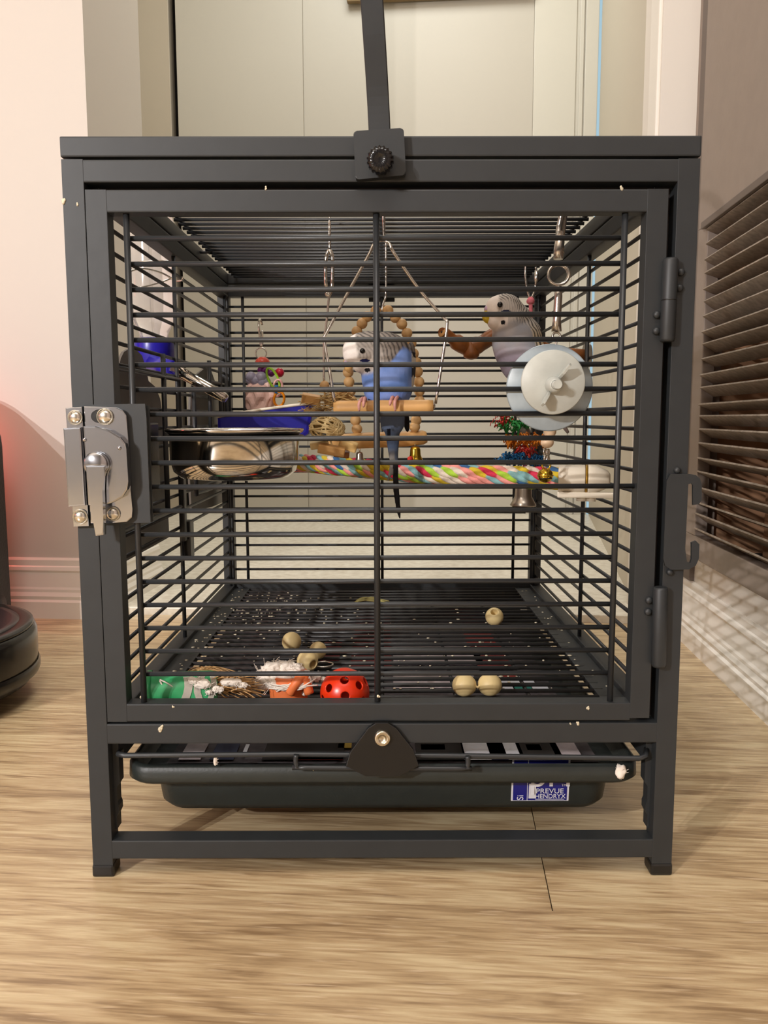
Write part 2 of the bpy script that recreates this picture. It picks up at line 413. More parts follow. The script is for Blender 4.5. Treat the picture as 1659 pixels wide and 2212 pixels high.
# right side of the doorway
p_r = RY(1424, 280, WL); c_r = p_r.x
hr0 = RY(1294, 280, WB-0.02).x
mb = MB(); q = [(c_r+0.004, WL+0.05), (hr0, WB-0.02), (hr0+0.3, WB-0.02), (c_r+0.3, WL+0.05)]
mb.prism([(x, y, 0.0) for x, y in q], (0, 0, 2.4)); struct('wall_hall_right', mb, M['jamb'])
struct('trim_6', MB().box((RY(1410, 280, WL+0.02).x, WL+0.005, 0), (c_r+0.002, WL+0.06, 2.4), 0.003), M['trimw'])
struct('wall_lintel', MB().box((c_l, WL, 2.05), (c_r, WL+0.15, 2.5)), M['white'])
struct('wall_far_left', MB().box((-2.72, -3.0, 0), (-2.7, WL, 2.5)), M['dim'])
struct('wall_behind', MB().box((-2.7, -3.02, 0), (0.44, -3.0, 2.5)), M['dim'])
RW = 0.421                                     # the right-hand wall
struct('wall_front_right', MB().box((c_r, WL, 0), (1.0, WL+0.12, 2.5)), M['white'])
# right wall: pieces round the louvre opening
vz0, vz1 = 0.178, 0.632; vy0, vy1 = -0.12, 0.648
def rw(lo, hi): return MB().box(lo, hi)
wr = struct('wall_right', rw((RW+0.012, -3.0, 0), (RW+0.03, WL, vz0-0.03)), M['white'])
struct('wall_right_upper', rw((RW+0.012, -3.0, vz1+0.02), (RW+0.03, WL, 2.5)), M['taupe'])
struct('wall_right_end', rw((RW+0.012, vy1+0.02, vz0-0.03), (RW+0.03, WL, vz1+0.02)), M['taupe'])
struct('wall_right_near', rw((RW+0.012, -3.0, vz0-0.03), (RW+0.03, vy0-0.02, vz1+0.02)), M['taupe'])
struct('trim_7', MB().box((RW+0.004, 0.695, 0.10), (RW+0.013, 0.745, 2.4), 0.001), M['taupe2'])  # casing strip in shadow, its shade carried by the darker taupe
struct('baseboard_right', sweep([((RW+0.012, WL), (-1, 0)), ((RW+0.012, -3.0), (-1, 0))], [(o*0.9, z*0.92) for o, z in base_profile()]), M['trimw'])
# recess behind the louvres: back sheet, studs
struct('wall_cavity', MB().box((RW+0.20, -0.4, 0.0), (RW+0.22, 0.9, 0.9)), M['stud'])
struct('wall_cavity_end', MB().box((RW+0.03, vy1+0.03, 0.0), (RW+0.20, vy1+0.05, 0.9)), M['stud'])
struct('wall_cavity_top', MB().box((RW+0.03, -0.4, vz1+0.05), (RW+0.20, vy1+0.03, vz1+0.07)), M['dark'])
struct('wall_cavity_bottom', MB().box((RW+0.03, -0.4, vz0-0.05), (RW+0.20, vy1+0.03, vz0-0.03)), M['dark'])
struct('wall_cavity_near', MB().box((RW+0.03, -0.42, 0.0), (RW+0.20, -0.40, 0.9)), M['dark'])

lv = thing('louvered_panel', 'taupe louvred access panel with dusty slats in the right-hand wall', 'vent', room((RW, 0.26, vz0-0.03)))
def lvb(lo, hi, b=0.0015): return MB().box(lo, hi, b)
T0, T1 = RW-0.004, RW+0.014
obj('frame_rail', lvb((T0, vy0-0.04, vz0-0.034), (T1, vy1+0.045, vz0)), M['taupe'], lv, frame='room')
obj('frame_rail', lvb((T0, vy0-0.04, vz1), (T1, vy1+0.045, vz1+0.9)), M['taupe'], lv, frame='room')
obj('frame_stile', lvb((T0, vy1, vz0), (T1, vy1+0.045, vz1)), M['taupe'], lv, frame='room')
obj('frame_stile', lvb((T0, vy0-0.04, vz0), (T1, vy0, vz1)), M['taupe'], lv, frame='room')
obj('top_bead', MB().box((T0-0.007, vy0, vz1-0.006), (T0, vy1+0.01, vz1+0.004), 0.001), M['taupe2'], lv, frame='room')
nsl = 22
r2 = random.Random(3)
for k in range(nsl):
    z = vz1-0.012 - (vz1-vz0-0.020)*k/(nsl-1); t = math.radians(28 + r2.uniform(-9, 9))
    m4 = Matrix.Translation((RW+0.004, 0, z)) @ Matrix.Rotation(t, 4, 'Y') @ Matrix.Rotation(r2.uniform(-0.004, 0.004), 4, 'X')
    obj('slat', MB().box((-0.011, vy0, -0.0012), (0.013, vy1, 0.0012), mat=m4), M['slat'], lv, frame='room')
for yy, w_ in ((0.545, 0.035), (0.42, 0.03), (0.20, 0.045)):
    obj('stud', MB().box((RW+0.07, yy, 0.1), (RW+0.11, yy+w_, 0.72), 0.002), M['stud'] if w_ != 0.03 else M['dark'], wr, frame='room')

# picture / board hung on the hall door, only its lower edge shows
a = RY(750, 8, WB-0.02); b = RY(1155, 4, WB-0.02)
tag(obj('picture_frame', MB().box((a.x, WB-0.035, a.z), (b.x, WB-0.014, a.z+0.5), 0.004), M['frame'], frame='room'), 'brown wooden board hung on the hall door, only its bottom edge in view', 'picture')
struct('ceiling', MB().box((-2.7, -3.0, 2.5), (1.4, 2.45, 2.52)), M['jamb'])

# ================================================================== ROBOT VACUUM AND DOCK
rc = V((-0.607, 0.388, 0))
rv = thing('robot_vacuum', 'round glossy black robot vacuum parked on the floor at the left edge', 'vacuum', rc)
T = Matrix.Translation(rc) @ Matrix.Diagonal((0.955, 0.955, 1, 1))
obj('body', MB().lathe([(0.0, 0.012), (0.145, 0.012), (0.162, 0.020), (0.170, 0.034), (0.172, 0.055), (0.172, 0.082), (0.169, 0.0895), (0.165, 0.091), (0.0, 0.091)], T, 72), M['robot'], rv)
obj('rim_ring', MB().lathe([(0.150, 0.0905), (0.168, 0.0905), (0.1675, 0.094), (0.160, 0.096), (0.150, 0.0955)], T, 72), M['robot'], rv)
obj('top_cover', MB().lathe([(0.0, 0.0965), (0.140, 0.0965), (0.150, 0.0955), (0.151, 0.0905), (0.0, 0.0905)], T, 72), M['robtop'], rv)
m4 = T @ Matrix.Rotation(math.radians(-31), 4, 'Z')
obj('bumper_slot', MB().box((0.168, -0.006, 0.034), (0.1735, 0.006, 0.074), 0.0028, mat=m4, seg=3), M['black'], rv)
obj('bumper', MB().lathe([(0.1725, 0.030), (0.1742, 0.034), (0.1742, 0.040), (0.1725, 0.044)], T, 72), M['robot'], rv)
dk = thing('charging_dock', 'tall black textured vacuum dock standing behind the robot vacuum', 'dock', (-0.765, 0.665, 0))
pts = []
X0, X1, ZT = -0.905, -0.626, 0.425
for k in range(13):
    t = PI/2*k/12; pts.append((X1-0.14+0.14*math.cos(t), 0.556, ZT-0.115+0.115*math.sin(t)))
for k in range(13):
    t = PI/2*k/12; pts.append((X0+0.139-0.139*math.sin(t), 0.556, ZT-0.115+0.115*math.cos(t)))
pts += [(X0, 0.556, 0.0), (X1, 0.556, 0.0)]
obj('tower', MB().prism(pts, (0, 0.189, 0), 0.006), M['dock'], dk)
obj('side_wheel', MB().lathe([(0, 0), (0.018, 0.0), (0.020, 0.003), (0.020, 0.006), (0, 0.007)], axis_mat((X1-0.001, 0.70, 0.050), (1, 0, 0)), 24), M['black'], dk)

# ================================================================== THE CAGE
D = 0.555; HW = 0.225; TB = 0.0155
cg = thing('bird_cage', 'charcoal metal travel bird cage with carrying handle standing on the wood floor', 'cage', (0, D/2, 0))
def bar(lo, hi, bev, long_only=True):
    """tube with rounded long edges only, so welded corners stay seamless"""
    mb = MB(); mb.box(lo, hi); d = [abs(hi[i]-lo[i]) for i in range(3)]; ax = d.index(max(d))
    es = [e for e in mb.bm.edges if all(abs((e.verts[0].co-e.verts[1].co)[i]) < 1e-7 for i in range(3) if i != ax)]
    if bev: bmesh.ops.bevel(mb.bm, geom=es, offset=bev, segments=2, profile=0.6, affect='EDGES')
    return mb
def cb(name, lo, hi, m=None, par=cg, bev=0.0011):
    if 'rail' in name or 'crossbar' in name: return obj(name, bar(lo, hi, bev), m or M['cage'], par)
    if name == 'post': return obj(name, bar(lo, hi, 0.0004), m or M['cage'], par)
    return obj(name, MB().box(lo, hi, bev), m or M['cage'], par)
for sx in (-1, 1):
    for yy in (0, D-TB):
        x0, x1 = (-HW, -HW+TB) if sx < 0 else (HW-TB, HW)
        cb('post', (x0, yy, 0.008), (x1, yy+TB, 0.5356))
        cb('foot_cap', (x0-0.0008, yy-0.0008, 0.0), (x1+0.0008, yy+TB+0.0008, 0.010), M['black'], bev=0.002)
IN = HW-TB
for yy in (0, D-TB):
    cb('top_rail', (-IN, yy, 0.5199), (IN, yy+TB, 0.5354))
    cb('bottom_rail', (-IN, yy, 0.1076), (IN, yy+TB, 0.1234))
    cb('lower_crossbar', (-IN, yy, 0.0147), (IN, yy+TB, 0.0297))
for sx in (-1, 1):
    x0, x1 = (-HW, -IN) if sx < 0 else (IN, HW)
    cb('top_rail', (x0, TB, 0.5199), (x1, D-TB, 0.5354))
    cb('bottom_rail', (x0, TB, 0.1040), (x1, D-TB, 0.1195))
    cb('grate_ledge', (min(sx*0.188, sx*IN), TB, 0.1125), (max(sx*0.188, sx*IN), D-TB, 0.1150), bev=0.0005)
    # folded tray runner with stepped ends, hanging inside the legs
    xr = sx*(IN-0.0008)
    obj('tray_runner', MB().box((min(xr, xr-sx*0.004), TB, 0.088), (max(xr, xr-sx*0.004), D-TB, 0.104)), M['cage'], cg)
    zz = [(0.106, 0.0045), (0.072, 0.0045), (0.068, 0.002), (0.056, 0.002), (0.053, 0.003), (0.048, 0.003), (0.044, 0.0012), (0.034, 0.0012)]
    obj('runner_lip', MB().prism([(sx*IN, 0.010, 0.106)]+[(sx*(IN-w), 0.010, z) for z, w in zz]+[(sx*IN, 0.010, 0.034)], (0, 0.010, 0)), M['cage'], cg)
# door stops behind the gaps round the door
cb('door_stop', (0.1985, 0.0157, 0.1236), (0.2105, 0.0172, 0.5205), M['stop'])
cb('door_stop', (-0.2105, 0.0157, 0.1236), (-0.2045, 0.0172, 0.5205), M['stop'])
cb('door_stop', (-0.2045, 0.0157, 0.5110), (0.1985, 0.0172, 0.5205), M['stop'])

# wires -------------------------------------------------------------
def hw(name, p, q, r, par, m=None): return obj(name, MB().tube([p, q], r, 8), m or M['wire'], par)
SXW = 0.2172
sz = [0.1315 + 0.0178*k for k in range(22)]
for sx in (-1, 1):
    first = None
    for z in sz:
        if first is None: first = hw('side_wire', (sx*SXW, 0.010, z), (sx*SXW, D-0.012, z), 0.0018, cg); z0 = z
        else: dup(first, (0, 0, z-z0))
    v0 = hw('side_upright_wire', (sx*(SXW-0.0035), 0.262, 0.112), (sx*(SXW-0.0035), 0.262, 0.525), 0.0022, cg)
    dup(v0, (0, -0.242, 0)); dup(v0, (0, D-0.03-0.262+0.006, 0))
bz = [0.1230 + 0.01747*k for k in range(23)]
first = None
for z in bz:
    if first is None: first = hw('back_wire', (-IN, D-0.008, z), (IN, D-0.008, z), 0.0017, cg); z0 = z
    else: dup(first, (0, 0, z-z0))
v0 = hw('back_upright_wire', (0.0, D-0.0115, 0.113), (0.0, D-0.0115, 0.525), 0.0021, cg)
for px in (529, 1113): dup(v0, (PY(px, 900, D-0.0115).x, 0, 0))
# floor grate
gr = obj('floor_grate', MB().box((-IN, D-TB-0.004, 0.1090), (IN, D-TB, 0.1150)), M['grate'], cg)
first = None; gy = [0.020 + 0.0166*k for k in range(31)]
for y in gy:
    if first is None: first = obj('grate_bar', MB().tube([(-0.196, y, 0.1133), (0.196, y, 0.1133)], 0.0019, 8), M['grate'], gr); y0 = y
    else: dup(first, (0, y-y0, 0))
first = None
for x in (-0.13, -0.065, 0.0, 0.065, 0.13):
    if first is None: first = obj('grate_support', MB().tube([(x, 0.016, 0.1098), (x, D-0.018, 0.1098)], 0.0018, 8), M['grate'], gr); x0 = x
    else: dup(first, (x-x0, 0, 0))

# lid ---------------------------------------------------------------
lid = obj('lid', MB().box((-HW-0.0005, 0, 0.5372), (HW+0.0005, TB, 0.5512), 0.0012), M['cage'], cg)
cb('lid_rail', (-HW-0.0005, D-TB, 0.5372), (HW+0.0005, D, 0.5512), par=lid)
for sx in (-1, 1):
    cb('lid_rail', (min(sx*HW, sx*IN), TB, 0.5372), (max(sx*HW, sx*IN), D-TB, 0.5512), par=lid)
first = None; ly = [0.024 + 0.0175*k for k in range(30)]
for y in ly:
    if first is None: first = obj('roof_wire', MB().tube([(-0.2005, y, 0.5455), (0.2005, y, 0.5455)], 0.0018, 8), M['wire'], lid); y0 = y
    else: dup(first, (0, y-y0, 0))
for x in (-0.198, 0.0, 0.198): obj('roof_cross_wire', MB().tube([(x, 0.012, 0.5487), (x, D-0.012, 0.5487)], 0.0019, 8), M['wire'], lid)
for yy in (0.18, 0.37):
    for sx in (-1, 1): obj('roof_tab_wire', MB().tube([(sx*0.198, yy, 0.5455), (sx*0.214, yy, 0.5455)], 0.0019, 8), M['wire'], lid)

# handle ------------------------------------------------------------
hd = thing  # (handle is a part of the cage)
br = [PY(763, 283, -0.007), PY(872, 276, -0.007), PY(877, 378, -0.007), PY(768, 388, -0.007)]
def rounded(pts, r=0.0025, n=4):
    out = []
    N = len(pts)
    for i in range(N):
        p = V(pts[i]); a = (V(pts[i-1])-p).normalized()*r; b = (V(pts[(i+1) % N])-p).normalized()*r
        for k in range(n+1):
            t = k/n; out.append(p + a*(1-t)**2 + b*t**2)
    return out
hm = obj('handle', MB().prism(rounded(br), (0, 0.0065, 0), 0.0008), M['cage'], cg)
cx = -0.0025
arm = [(cx+0.0018, -0.0030, 0.548), (cx+0.0005, -0.005, 0.575), (cx-0.0025, -0.016, 0.62), (cx-0.0068, -0.024, 0.68), (cx-0.010, -0.014, 0.735), (cx-0.013, 0.04, 0.775), (cx-0.012, 0.14, 0.795), (cx-0.010, D/2, 0.80), (cx-0.008, D-0.14, 0.795), (cx-0.005, D-0.04, 0.775), (cx, D+0.01, 0.735), (cx, D+0.022, 0.68), (cx, D+0.016, 0.62), (cx, D+0.004, 0.56), (cx, D+0.003, 0.545)]
path = bez(arm, 6)
mb = MB(); rings = []
for i, p in enumerate(path):
    t = (path[min(i+1, len(path)-1)]-path[max(i-1, 0)]).normalized(); u = V((1, 0, 0)); u = (u-t*u.dot(t)).normalized(); w = t.cross(u)
    A, B = 0.00765, 0.0016
    rings.append([mb.bm.verts.new(p+u*x*A+w*y*B) for x, y in ((-1, -0.5), (-0.9, -1), (0.9, -1), (1, -0.5), (1, 0.5), (0.9, 1), (-0.9, 1), (-1, 0.5))])
for R0, R1 in zip(rings, rings[1:]):
    for k in range(8): mb.bm.faces.new((R0[k], R0[(k+1) % 8], R1[(k+1) % 8], R1[k]))
mb.bm.faces.new(rings[0]); mb.bm.faces.new(rings[-1][::-1])
obj('handle_strap', mb, M['cage'], hm)
obj('handle_bracket', MB().box((-0.018, D, 0.515), (0.018, D+0.0025, 0.553), 0.001), M['cage'], hm)
kc = PY(823, 352, -0.008)
fl = lambda k, n: 1.0 - 0.085*(k % 4 < 2)
kn = obj('handle_knob', MB().lathe([(0.0055, 0.0), (0.0055, 0.004), (0.0085, 0.004), (0.0093, 0.006), (0.0093, 0.012), (0.0088, 0.0135), (0.006, 0.0150), (0.003, 0.0145), (0.0, 0.0135)], axis_mat(kc, (-0.05, -1, -0.12)), 72, fl), M['knob'], hm)

# door --------------------------------------------------------------
dz0, dz1 = 0.1252, 0.5150
dxl0, dxl1 = -0.2091, -0.1939
dxr0, dxr1 = 0.1884, 0.2035
dr = obj('door', bar((dxl0, 0.0, dz0), (dxl1, TB-0.002, dz1), 0.0004), M['cage'], cg)
obj('door_stile', bar((dxr0, 0, dz0+0.002), (dxr1, TB-0.002, dz1), 0.0004), M['cage'], dr)
cb('door_rail', (dxl1, 0, 0.4994), (dxr0, TB-0.002, dz1), par=dr)
cb('door_rail', (dxl1, 0, dz0), (dxr0, TB-0.002, 0.1392), par=dr)
wy = 0.0085
dwz = [0.1600+0.01796*k for k in range(19)]
xl, xr = PY(277, 500, wy).x, PY(1346, 500, wy).x
first = None
for i, z in enumerate(dwz):
    if i == 8:
        hw('door_wire', (dxl1, wy, z), (dxr0, wy, z), 0.0019, dr); continue
    if first is None: first = hw('door_wire', (xl, wy, z), (xr, wy, z), 0.0019, dr); z0 = z
    else: dup(first, (0, 0, z-z0))
for x in (xl, 0.0-0.0035, xr):
    hw('door_upright_wire', (x, wy-0.0036, 0.137), (x, wy-0.0036, 0.501), 0.00235, dr)

# hinges ------------------------------------------------------------
def hinge(px0, py0, px1, py1, rpx, split, screws):
    y = -0.004; t = PY(px0, py0, y); b = PY(px1, py1, y); r = rpx/2/scale_at(y)
    hg = obj('hinge', MB().tube([b, b+(t-b)*0.03, t-(t-b)*0.03, t], [r*0.86, r, r, r*0.86], 20), M['cage'], cg)
    if split is not None:
        c = b+(t-b)*split; obj('hinge_seam', MB().tube([c-V((0, 0, .0004)), c+V((0, 0, .0004))], r*1.015, 20), M['black'], hg)
    for (sx, sy) in screws:
        p = PY(sx, sy, -0.001)
        obj('hinge_screw', MB().ball(p, 0.0028, 12, 8, sc=(1, 0.8, 1)), M['cage'], hg)
hinge(1449, 558, 1441, 738, 32, 0.50, [(1471, 588), (1468, 622), (1419, 680), (1418, 715)])
hinge(1427, 1268, 1423, 1440, 32, None, [(1402, 1297), (1400, 1322)])
# double hook plate on the right stile
hp = [(1448, 1024), (1489, 1024), (1503, 1026), (1512, 1034), (1516, 1046), (1516, 1080), (1510, 1089), (1497, 1091), (1497, 1048), (1494, 1044), (1487, 1046), (1486, 1068), (1480, 1185), (1484, 1214), (1491, 1216), (1494, 1208), (1494, 1172), (1503, 1168), (1511, 1176), (1510, 1206), (1503, 1222), (1488, 1230), (1450, 1231), (1437, 1222), (1433, 1206), (1440, 1040)]
hk = obj('hook_plate', MB().prism([PY(a, b, -0.004) for a, b in hp], (0, 0.0022, 0)), M['cage'], cg)
for p in ((1463, 1016), (1447, 1236)): obj('hook_bolt', MB().ball(PY(*p, -0.001), 0.0026, 12, 8, sc=(1, .9, 1)), M['cage'], hk)

# latch -------------------------------------------------------------
lt = obj('latch', MB().prism([PY(a, b, -0.0005) for a, b in ((199, 874), (313, 872), (316, 900), (325, 1129), (245, 1131), (206, 1125))], (0, 0.003, 0)), M['cage'], cg)
obj('door_plate', MB().prism([PY(a, b, 0.004) for a, b in ((276, 872), (322, 876), (330, 1127), (276, 1130))], (0, 0.002, 0)), M['cage'], lt)
yb = -0.0045
obj('keeper_plate', MB().prism([PY(a, b, yb) for a, b in ((141, 881), (177, 878), (192, 1137), (158, 1138))], (0, 0.004, 0), 0.0006), M['chrome'], lt)
obj('keeper_cover', MB().prism([PY(a, b, yb-0.006) for a, b in ((136, 925), (174, 923), (184, 1092), (147, 1095))], (0, 0.0062, 0), 0.0010), M['chrome'], lt)
body = [(180, 877), (250, 879), (265, 886), (273, 897), (277, 952), (282, 1060), (286, 1100), (285, 1118), (275, 1127), (235, 1131), (195, 1131)]
obj('latch_base', MB().prism([PY(a, b, yb) for a, b in body], (0, 0.004, 0), 0.0008), M['chrome'], lt)
house = [(179, 920), (205, 921), (235, 929), (260, 944), (271, 958), (273, 975), (277, 1040), (275, 1058), (265, 1074), (246, 1085), (231, 1090), (190, 1092)]
obj('latch_housing', MB().prism([PY(a, b, yb-0.006) for a, b in house], (0, 0.0062, 0), 0.0012), M['chrome'], lt)
yl = yb-0.012
hc = PY(205, 1003, yl)
obj('lever_boss', MB().lathe([(0.0, 0), (0.0075, 0.0), (0.0088, 0.0012), (0.0088, 0.0065), (0, 0.0065)], axis_mat(hc, (0, 1, 0)), 28), M['chrome'], lt)
lev = [(183, 1005), (229, 1005), (222, 1030), (221, 1060), (223, 1118), (224, 1156), (206, 1159), (200, 1125), (193, 1060), (188, 1030)]
obj('lever', MB().prism([PY(a, b, yl-0.001) for a, b in lev], (0, 0.0055, 0), 0.0013), M['chrome'], lt)
obj('latch_slot', MB().prism([PY(a, b, yb-0.0004) for a, b in [(192+26*0+24+20*math.cos(t), 899+15*math.sin(t)) for t in [2*PI*k/20 for k in range(20)]]], (0, 0.002, 0)), M['black'], lt)
for (sx, sy, r) in ((163, 902, 13.5), (227, 900, 15), (174, 1116, 14), (243, 1110, 14)):
    p = PY(sx, sy, yb-0.0005); rr = r/scale_at(yb)
    sc = obj('latch_screw', MB().lathe([(rr*1.2, 0.001), (rr*1.2, 0.0002), (rr*1.05, -0.0002), (rr, 0.0), (rr*0.95, 0.0012), (rr*0.6, 0.0022), (0, 0.0026)], axis_mat(p, (0, -1, 0)), 24), M['screw'], lt)
for (sx, sy) in ((183, 950), (258, 968)): obj('latch_rivet', MB().ball(PY(sx, sy, yb-0.006), 0.0016, 10, 6), M['chrome'], lt)

# gusset, bolt and tray wire -----------------------------------------
gs = [(747, 1655), (756, 1625), (796, 1572), (812, 1562), (838, 1562), (856, 1573), (893, 1620), (905, 1655), (860, 1678), (790, 1678)]
gu = obj('tray_lock', MB().prism([PY(a, b, -0.004) for a, b in gs], (0, 0.003, 0), 0.0006), M['black'], cg)
obj('lock_bolt', MB().lathe([(0.0061, 0.0), (0.0061, 0.0022), (0.0054, 0.0032), (0.0032, 0.0033), (0.0030, 0.0018), (0.0, 0.0018)], axis_mat(PY(826, 1593, -0.004), (0, -1, 0)), 28), M['nickel'], gu)
yw = 0.004
obj('tray_wire', MB().tube([PY(a, b, y) for a, b, y in ((262, 1622, 0.02), (256, 1629, yw), (270, 1632, yw), (638, 1629, yw), (1010, 1633, yw), (1380, 1638, yw), (1394, 1634, yw), (1397, 1617, 0.012))], 0.0022, 8), M['wire'], cg)
obj('tray_wire_loop', MB().tube(bez([PY(a, b, yw-0.0035) for a, b in ((640, 1630), (639, 1648), (646, 1657), (660, 1658), (990, 1660), (1006, 1658), (1011, 1650), (1010, 1633))], 3), 0.002, 8), M['wire'], cg)

# feeder hatches on the left side ------------------------------------
XO = -0.2325
def plate(pts, name, par): return obj(name, MB().prism([PX(a, b, XO) for a, b in pts], (-0.0025, 0, 0)), M['guard'], par)
f1 = plate([(255, 800), (261, 774), (268, 760), (279, 753), (295, 756), (307, 768), (316, 797), (321, 823), (335, 835), (346, 861), (352, 900), (366, 1160), (345, 1172), (255, 1222)], 'feeder_guard', cg)
f2 = plate([(408, 1000), (412, 850), (422, 812), (440, 797), (456, 800), (464, 822), (470, 850), (480, 870), (486, 900), (488, 1082), (460, 1094), (430, 1102), (414, 1102)], 'feeder_guard', cg)
def hatch(y0, y1, z0, z1, par):
    x = -0.2125
    P = [(x, y0, z0), (x, y1, z0), (x, y1, z1), (x, y0, z1)]
    h = obj('feeder_frame', MB().tube(P, 0.0026, 8, closed=True), M['wire'], par)
    return h
h1 = hatch(0.045, 0.262, 0.262, 0.395, cg)
hw('feeder_bar', (-0.2125, 0.205, 0.262), (-0.2125, 0.205, 0.417), 0.0026, h1)
h2 = hatch(0.33, 0.50, 0.268, 0.40, cg)
hw('feeder_bar', (-0.2115, 0.412, 0.330), (-0.2115, 0.412, 0.425), 0.0026, h2)
hw('feeder_bar', (-0.2115, 0.478, 0.330), (-0.2115, 0.478, 0.428), 0.0026, h2)
obj('feeder_stop', MB().box((-0.214, 0.268, 0.205), (-0.206, 0.285, 0.245), 0.001), M['black'], h1)
obj('feeder_post', MB().box((-0.2135, 0.256, 0.225), (-0.2085, 0.266, 0.345), 0.001), M['black'], h1)
# holder plate and ring of the steel bowl
bc = PY(507, 928, 0.105); BR = 150/scale_at(0.105)*0.985
obj('bowl_holder', MB().box((-0.207, 0.03, bc.z-0.048), (-0.190, 0.10, bc.z+0.006), 0.0015), M['black'], h1)
obj('holder_ring', MB().tube(ring_pts((bc.x, bc.y, bc.z-0.0065), BR*0.975, (1, 0, 0), (0, 1, 0), 48), 0.0022, 8, closed=True), M['black'], h1)

# ================================================================== TRAY AND PAPER
tr = thing('droppings_tray', 'dark plastic droppings tray slid in under the cage grate', 'tray', (0, 0.27, 0.06))
def rrect(x0, x1, y0, y1, r, z, n=6):
    out = []
    for cx_, cy_, a0 in ((x1-r, y1-r, 0), (x0+r, y1-r, 90), (x0+r, y0+r, 180), (x1-r, y0+r, 270)):
        for k in range(n+1):
            a = math.radians(a0+90*k/n); out.append(V((cx_+r*math.cos(a), cy_+r*math.sin(a), z)))
    return out
def shells(loops, m, name, par):
    mb = MB(); R = [[mb.bm.verts.new(p) for p in L] for L in loops]; n = len(R[0])
    for A, B in zip(R, R[1:]):
        for k in range(n):
            f = mb.bm.faces.new((A[k], A[(k+1) % n], B[(k+1) % n], B[k])); f.smooth = True
    mb.bm.faces.new(R[0]); mb.bm.faces.new(R[-1])
    return obj(name, mb, m, par)
tx0, tx1 = PY(268, 1670, 0.012).x, PY(1386, 1670, 0.012).x
zt, zb = PY(800, 1651, 0.012).z, PY(800, 1692, 0.012).z
bx0, bx1 = PY(337, 1710, 0.045).x, PY(1318, 1710, 0.045).x
zbb = PY(800, 1736, 0.05).z
yt0, yt1 = 0.010, D-0.02
ri = lambda d, z: rrect(tx0+d, tx1-d, yt0+d, yt1-d, 0.02, z)
shells([ri(0.010, zt-0.012), ri(0.006, zt-0.004), ri(0.003, zt), ri(0.0, zt-0.002), ri(-0.0005, zb+0.003), ri(0.002, zb), ri(0.012, zb)], M['tray'], 'tray_rim', tr)
rb = lambda d, z, r=0.02: rrect(bx0+d, bx1-d, 0.030+d, yt1-0.02-d, r, z)
shells([rb(0.0, zb+0.004), rb(0.001, zb-0.002), rb(0.004, zbb+0.008), rb(0.008, zbb+0.0025), rb(0.016, zbb)], M['tray'], 'tray_body', tr)
# rounded lower corners in front view are the taper of the body; sticker lies on its front wall
ys = 0.0288
sk0, sk1 = PY(1106, 1710, ys), PY(1231, 1710, ys)
zs0, zs1 = PY(1165, 1735, ys).z, zb-0.0005
def yf(z): return 0.0302 + 0.004*max(0, min(1, (zb-0.002-z)/(zb-0.002-zbb-0.008)))
def fq(x0, x1, z0, z1, d): return [(x0, yf(z0)-d, z0), (x1, yf(z0)-d, z0), (x1, yf(z1)-d, z1), (x0, yf(z1)-d, z1)]
stk = obj('label_sticker', MB().prism(fq(sk0.x, sk1.x, zs0, zs1+0.012, 0.0008), (0, 0.0008, 0)), M['print'], tr)
W_ = sk1.x-sk0.x
zs1b = zs1+0.012
obj('label_field', MB().prism(fq(sk0.x+0.03*W_, sk0.x+0.27*W_, zs0+0.0006, zs1b-0.0006, 0.0011), (0, 0.0006, 0)), M['sticker'], stk)
obj('label_field', MB().prism(fq(sk0.x+0.285*W_, sk1.x-0.035*W_, zs0+0.0006, zs1b-0.0006, 0.0011), (0, 0.0006, 0)), M['sticker'], stk)
Rf = Matrix.Rotation(PI/2, 4, 'X')
def let(body, size, x, z, m=M['print'], sx=1, sy=1, rot=Rf):
    obj('lettering', text(body, size, (x, yf(z)-0.0014, z), rot, 0.0001, (sx, sy)), m, stk)
let('PREVUE', 0.0068, sk0.x+0.42*W_, zs0+0.0072, sx=0.98, sy=0.85)
let('HENDRYX', 0.0062, sk0.x+0.41*W_, zs0+0.0026, sx=0.86, sy=0.85)
let('pH', 0.030, sk0.x+0.30*W_, zs0+0.0135, sx=0.95)
let('TM', 0.003, sk0.x+0.86*W_, zs0+0.0135)
let('Since 1869', 0.0075, sk0.x+0.21*W_, zs0+0.0008, rot=Rf @ Matrix.Rotation(PI/2, 4, 'Z'), sx=0.9)
obj('label_bar', MB().prism(fq(sk0.x+0.30*W_, sk0.x+0.42*W_, zs0+0.0025, zs0+0.016, 0.0014), (0, 0.0002, 0)), M['print'], stk)
obj('label_bar', MB().prism(fq(sk0.x+0.42*W_, sk0.x+0.92*W_, zs0+0.0014, zs0+0.0019, 0.0014), (0, 0.0002, 0)), M['print'], stk)

zp = zb+0.006
npx = thing('newspaper', 'printed newspaper sheet lining the droppings tray', 'newspaper', (0, 0.27, zp))
sheet = MB(); nx, ny = 24, 24
for j in range(ny+1):
    for i in range(nx+1):
        x = bx0+0.012+(bx1-bx0-0.024)*i/nx; y = 0.036+(yt1-0.075)*j/ny
        sheet.bm.verts.new((x, y, zp+0.0012*noise.noise(V((x*22, y*22, 1)))))
sheet.bm.verts.ensure_lookup_table(); vv = sheet.bm.verts
for j in range(ny):
    for i in range(nx): sheet.bm.faces.new([vv[j*(nx+1)+i], vv[j*(nx+1)+i+1], vv[(j+1)*(nx+1)+i+1], vv[(j+1)*(nx+1)+i]])
g = bmesh.ops.solidify(sheet.bm, geom=list(sheet.bm.faces), thickness=0.0008)
obj('sheet', sheet, mat('dull_newsprint', srgb(112, 104, 106), 0.85, var=0.35, vscale=45), npx)
